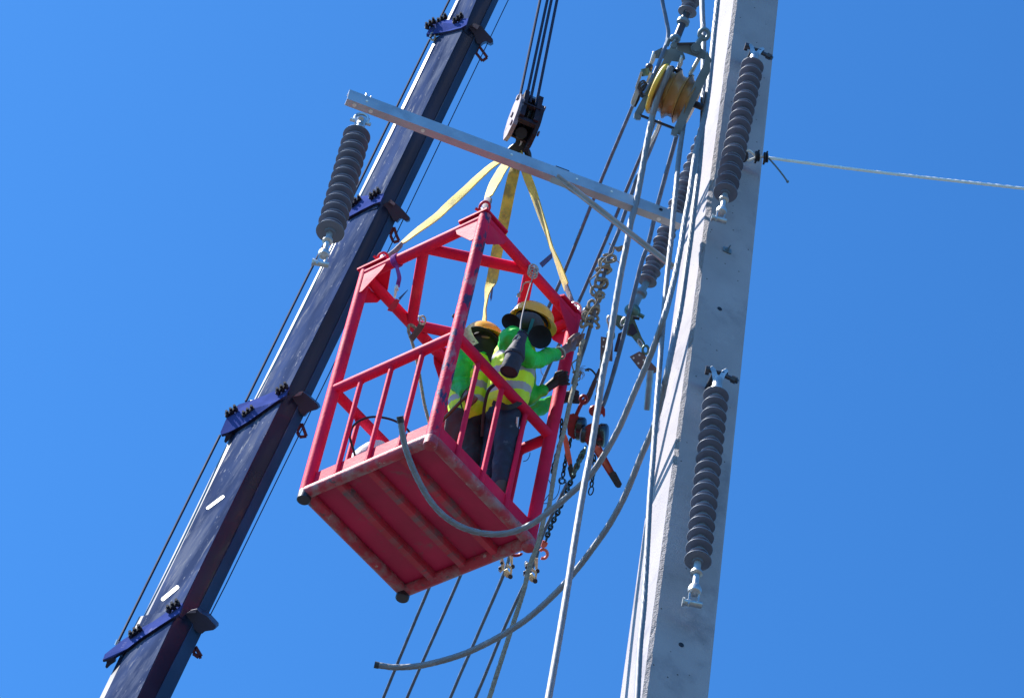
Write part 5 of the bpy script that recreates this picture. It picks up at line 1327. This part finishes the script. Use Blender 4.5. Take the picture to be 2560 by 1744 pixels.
single(tool, 'spanner', 'tool_steel', 'bright steel spanner hanging from the belt of the front worker', 'spanner')

# ---------------------------------------------------------------- worker 2 (behind, left)
w2 = thing('person', 'person standing behind the front cage post, black hooded, holding a low rod', 'person', Q(1170, 1225, 21.45))
hd2 = Q(1208, 862, 22.36); nk2 = Q(1200, 905, 22.28); ch2 = Q(1184, 935, 22.18); md2 = Q(1176, 975, 22.10); ws2 = Q(1172, 1018, 22.02); hp2 = Q(1180, 1050, 21.98)
s2 = Q(1160, 892, 22.12); e2 = Q(1146, 956, 21.98); k2 = Q(1166, 985, 21.84)
s3 = Q(1232, 950, 22.36); e3 = Q(1300, 1034, 22.40); f3 = Q(1392, 1001, 22.60); g3 = Q(1424, 990, 22.62)
hA = Q(1172, 1060, 21.95); kA = Q(1180, 1130, 21.75); aA = Q(1172, 1200, 21.55)
hB = Q(1196, 1058, 22.02); kB = Q(1203, 1125, 21.85); aB = Q(1196, 1195, 21.65)
b2 = [('e', hd2, CX * .086, CY * .10, CF * .095)]
b2 += chain_caps([hd2, nk2, ch2, md2, ws2, hp2], [.075, .062, .12, .12, .11, .115])
b2 += chain_caps([ch2, s2, e2, k2], [.085, .058, .046, .030]) + chain_caps([ch2, s3, e3, f3], [.085, .058, .045, .030])
b2 += chain_caps([hA, kA, aA], [.082, .056, .042]) + chain_caps([hB, kB, aB], [.082, .056, .042])
pk = k2 + (k2 - e2).normalized() * .06
b2 += [(k2, .030, pk, .034)]
for i in range(4):
    o_ = (CX * .55 - CY * .5).normalized(); b = pk + o_ * (.03 - .02 * i) - CF * .015
    b2 += [(pk, .018, b, .013), (b, .0125, b + CX * .03 + CY * .02 - CF * .02, .0115), (b + CX * .03 + CY * .02 - CF * .02, .0115, b + CX * .02 + CY * .04 + CF * .005, .010)]
b2 += [(pk, .016, pk - CX * .035 - CY * .005 - CF * .02, .012)]
organic('body', b2, 'skin', w2, .008, 2)
organic('hood', [('e', hd2, CX * .092, CY * .118, CF * .105), (hd2 + CY * .05, .078, nk2, .082), (nk2, .080, ch2 + CX * .04 - CY * .02, .10)], 'hood_black', w2, .010, 3)
mb = MB(); mb.ball(Q(1214, 842, 22.27), .024, 12, (1.3, .35, .5)); mb.build('face_gap', 'skin', w2)
ax2 = (-CY * .66 + CX * .14 + CF * .72).normalized()
helmet(w2, Q(1207, 847, 22.48), ax2, (CX * .9 + CY * .1), .132, .028)
sunbrim(w2, Q(1207, 846, 22.38), ax2, (CX * .95 + CY * .25).normalized(), (CY * .5 + CF * .85).normalized(), .150, .16, .055, -.01, t0=0, t1=360, crown=.085)
mb = MB(); vs = []; fs = []; n = 12
for j in range(9):
    for k in range(n + 1):
        a = lerp(-.9, 1.2, k / n)
        x = lerp(1162, 1186, (j / 8) ** .8) + 4 * math.sin(a) - 5 * math.sin(math.pi * j / 8); y = lerp(820, 862, j / 8)
        vs.append(Q(x, y, 22.12) + (CX * .55 - CY * .45) * (.045 * math.sin(a)) * (1 - .2 * (j / 8)) + CF * .03 * (1 - math.cos(a)))
N_ = len(vs); vs += [v + CF * .003 for v in vs]
for j in range(8):
    for k in range(n):
        a = j * (n + 1) + k; fs += [(a, a + 1, a + n + 2, a + n + 1), (a + N_, a + N_ + n + 1, a + N_ + n + 2, a + N_ + 1)]
mb.add(vs, fs)
mat('visor_plastic', (0.45, 0.46, 0.50), 0.25, var=0.3, vs=25, layers=[((0.12, 0.12, 0.15), 22, 0.58, 0.05, 3, None)])
mb.build('visor', 'visor_plastic', w2)
sc = chain_caps([nk2, ch2, md2, ws2], [.080, .135, .135, .12]) + chain_caps([ch2, s2, e2], [.11, .090, .072]) + chain_caps([e2, lerp(e2, k2, .8)], [.072, .046])
sc += chain_caps([ch2, s3, e3, lerp(e3, f3, .5), lerp(e3, f3, .98)], [.11, .082, .066, .060, .046])
organic('shirt', sc, 'shirt_green', w2, .0095, 3, .012, 11)
up2 = (ch2 - hp2).normalized(); L2 = (ch2 - hp2).length
ve2 = chain_caps([Q(1192, 915, 22.22), ch2, md2, ws2, Q(1172, 1030, 22.0)], [.10, .146, .152, .146, .142])
organic('safety_vest', ve2, 'vest_lime', w2, .0095, 2, .008, 9, band=vband([(L2 * .22, L2 * .34), (L2 * .52, L2 * .66), (L2 * .86, L2 * .95)], .10, hp2, up2))
t2 = chain_caps([ws2 + CY * .03, hp2, hA, kA, aA], [.112, .122, .100, .080, .068]) + chain_caps([hp2, hB, kB, aB], [.12, .098, .080, .066])
organic('trousers', t2, 'trouser_dark', w2, .0105, 3, .012, 8)
organic('apron_flap', [('e', Q(1140, 1062, 21.86), CX * .075 + CY * .03, CY * .12 - CX * .03, CF * .05), ('e', Q(1150, 1085, 21.84), CX * .06, CY * .09, CF * .05)], 'hood_grey', w2, .011, 3, .008, 8)
for a in (aA, aB):
    f0 = a - KZ * .05
    organic('boot', [(a, .060, f0, .055), (f0, .050, f0 + KX * .14, .042)], 'boot_leather', w2, .011, 2)
g = [(f3, .034, g3, .042)]
for i in range(4):
    b = Q(1432 + i * .8, 978 + i * 8.5, 22.60); e = b + CX * .025 - CF * .03; h_ = e + CX * .008 - CF * .03 + CY * .004; q_ = h_ - CX * .022 - CF * .012
    g += [(g3, .02, b, .016), (b, .015, e, .014), (e, .013, h_, .0125), (h_, .012, q_, .011)]
g += [(g3, .018, Q(1434, 966, 22.56), .015), (Q(1434, 966, 22.56), .015, Q(1442, 960, 22.52), .012)]
organic('glove', g, 'glove_dark', w2, .0050, 2)
mb = MB(); mb.tube(spline(PP([(1098, 1058), (1120, 1036), (1145, 1010), (1166, 989), (1176, 979)], 21.74), 5), [.012, .012], 12); single(mb, 'rod', 'brass_rod', 'dark brown rod held low by the worker behind the front cage post', 'rod')
mb = MB(); mb.tube(spline(PP([(1156, 1022), (1151, 1006), (1154, 990), (1163, 976), (1172, 968), (1176, 962)], 21.70), 5), .004, 6); mb.tube(spline(PP([(1153, 1008), (1157, 1024), (1165, 1032)], 21.72), 5), .004, 6); single(mb, 'cord', 'harness_black', 'thin black cord looped over the vest of the worker behind the post', 'cord')

# ---------------------------------------------------------------- tool bag on a cord
tb = thing('tool_bag', 'long dark cylindrical tool bag hanging from a cord in front of the worker\'s arm', 'bag', Q(1305, 832, 21.62))
T0 = Q(1306, 836, 21.66); T1 = Q(1272, 930, 21.44); tx = (T1 - T0).normalized(); tl = (T1 - T0).length
mb = MB(); mb.lathe([(0, 0), (.030, .0), (.036, .01), (.040, tl * .2), (.064, tl * .48), (.068, tl * .56)], T0, T1, 28); mb.build('bag_top', 'bag_cloth', tb)
mb = MB(); mb.lathe([(.066, tl * .53), (.072, tl * .55), (.070, tl * .60), (.062, tl * .62), (.064, tl * .99), (.062, tl), (.056, tl), (.056, tl - .012), (0, tl - .012)], T0, T1, 28); mb.build('bag_body', 'bag_cloth', tb)
mb = MB(); mb.lathe([(0, tl - .009), (.056, tl - .009), (.056, tl - .013)], T0, T1, 28); mb.build('bag_base', 'bag_liner', tb)
mb = MB()
for i in range(12):
    a = 2 * math.pi * i / 12; x_ = tx.cross(CF).normalized(); y_ = tx.cross(x_)
    mb.ball(T0 + (x_ * math.cos(a) + y_ * math.sin(a)) * .030 - tx * .004, .009, 6)
mb.build('gathered_neck', 'bag_cloth', tb)
mb = MB(); mb.ribbon(spline(PP([(1300, 840), (1291, 852), (1281, 866)], 21.58), 5), .016, .3, .003); mb.ribbon(spline(PP([(1298, 836), (1290, 840), (1282, 852)], 21.6), 5), .010, .3, .003); mb.build('tag_end', 'grey_rope', tb)
mb = MB(); mb.tube(spline([Q(1338, 664, 22.40), Q(1332, 690, 22.33), Q(1316, 745, 22.10), Q(1303, 800, 21.82), Q(1300, 836, 21.64)], 6), .0055, 6, lobes=2, twist=80); mb.build('cord', 'thin_twine', tb)
dc = thing('cord', 'short knotted cord end dangling beside the right roof brace', 'cord', Q(1322, 705, 22.3))
mb = MB(); mb.tube(spline(PP([(1325, 705), (1316, 706), (1308, 711), (1306, 720), (1303, 727), (1298, 733), (1296, 740)], 22.3), 6), .0055, 6); mb.tube(PP([(1297, 733), (1296, 743)], 22.3), [.011, .013], 8); mb.build('line', 'thin_twine', dc)
mb = MB(); c = K(HX, 0, 2.16)
for k in range(3): mb.ring(Q(1334 - k * 1.5, 672 + k * 6, 22.42), (CX * .7 + CY * .7), (CX * .5 - CY * .5 + CF * .7), .036, .040, .006, 16, 6)
mb.build('lashing', 'grey_rope', dc)
mb = MB(); mb.ball(Q(1136, 790, 22.2), .018, 10); mb.tube([Q(1135, 787, 22.2), Q(1138, 800, 22.2)], [.016, .006], 8); single(mb, 'cap', 'bag_cloth', 'small dark cap end poking out left of the front cage post', 'cap')
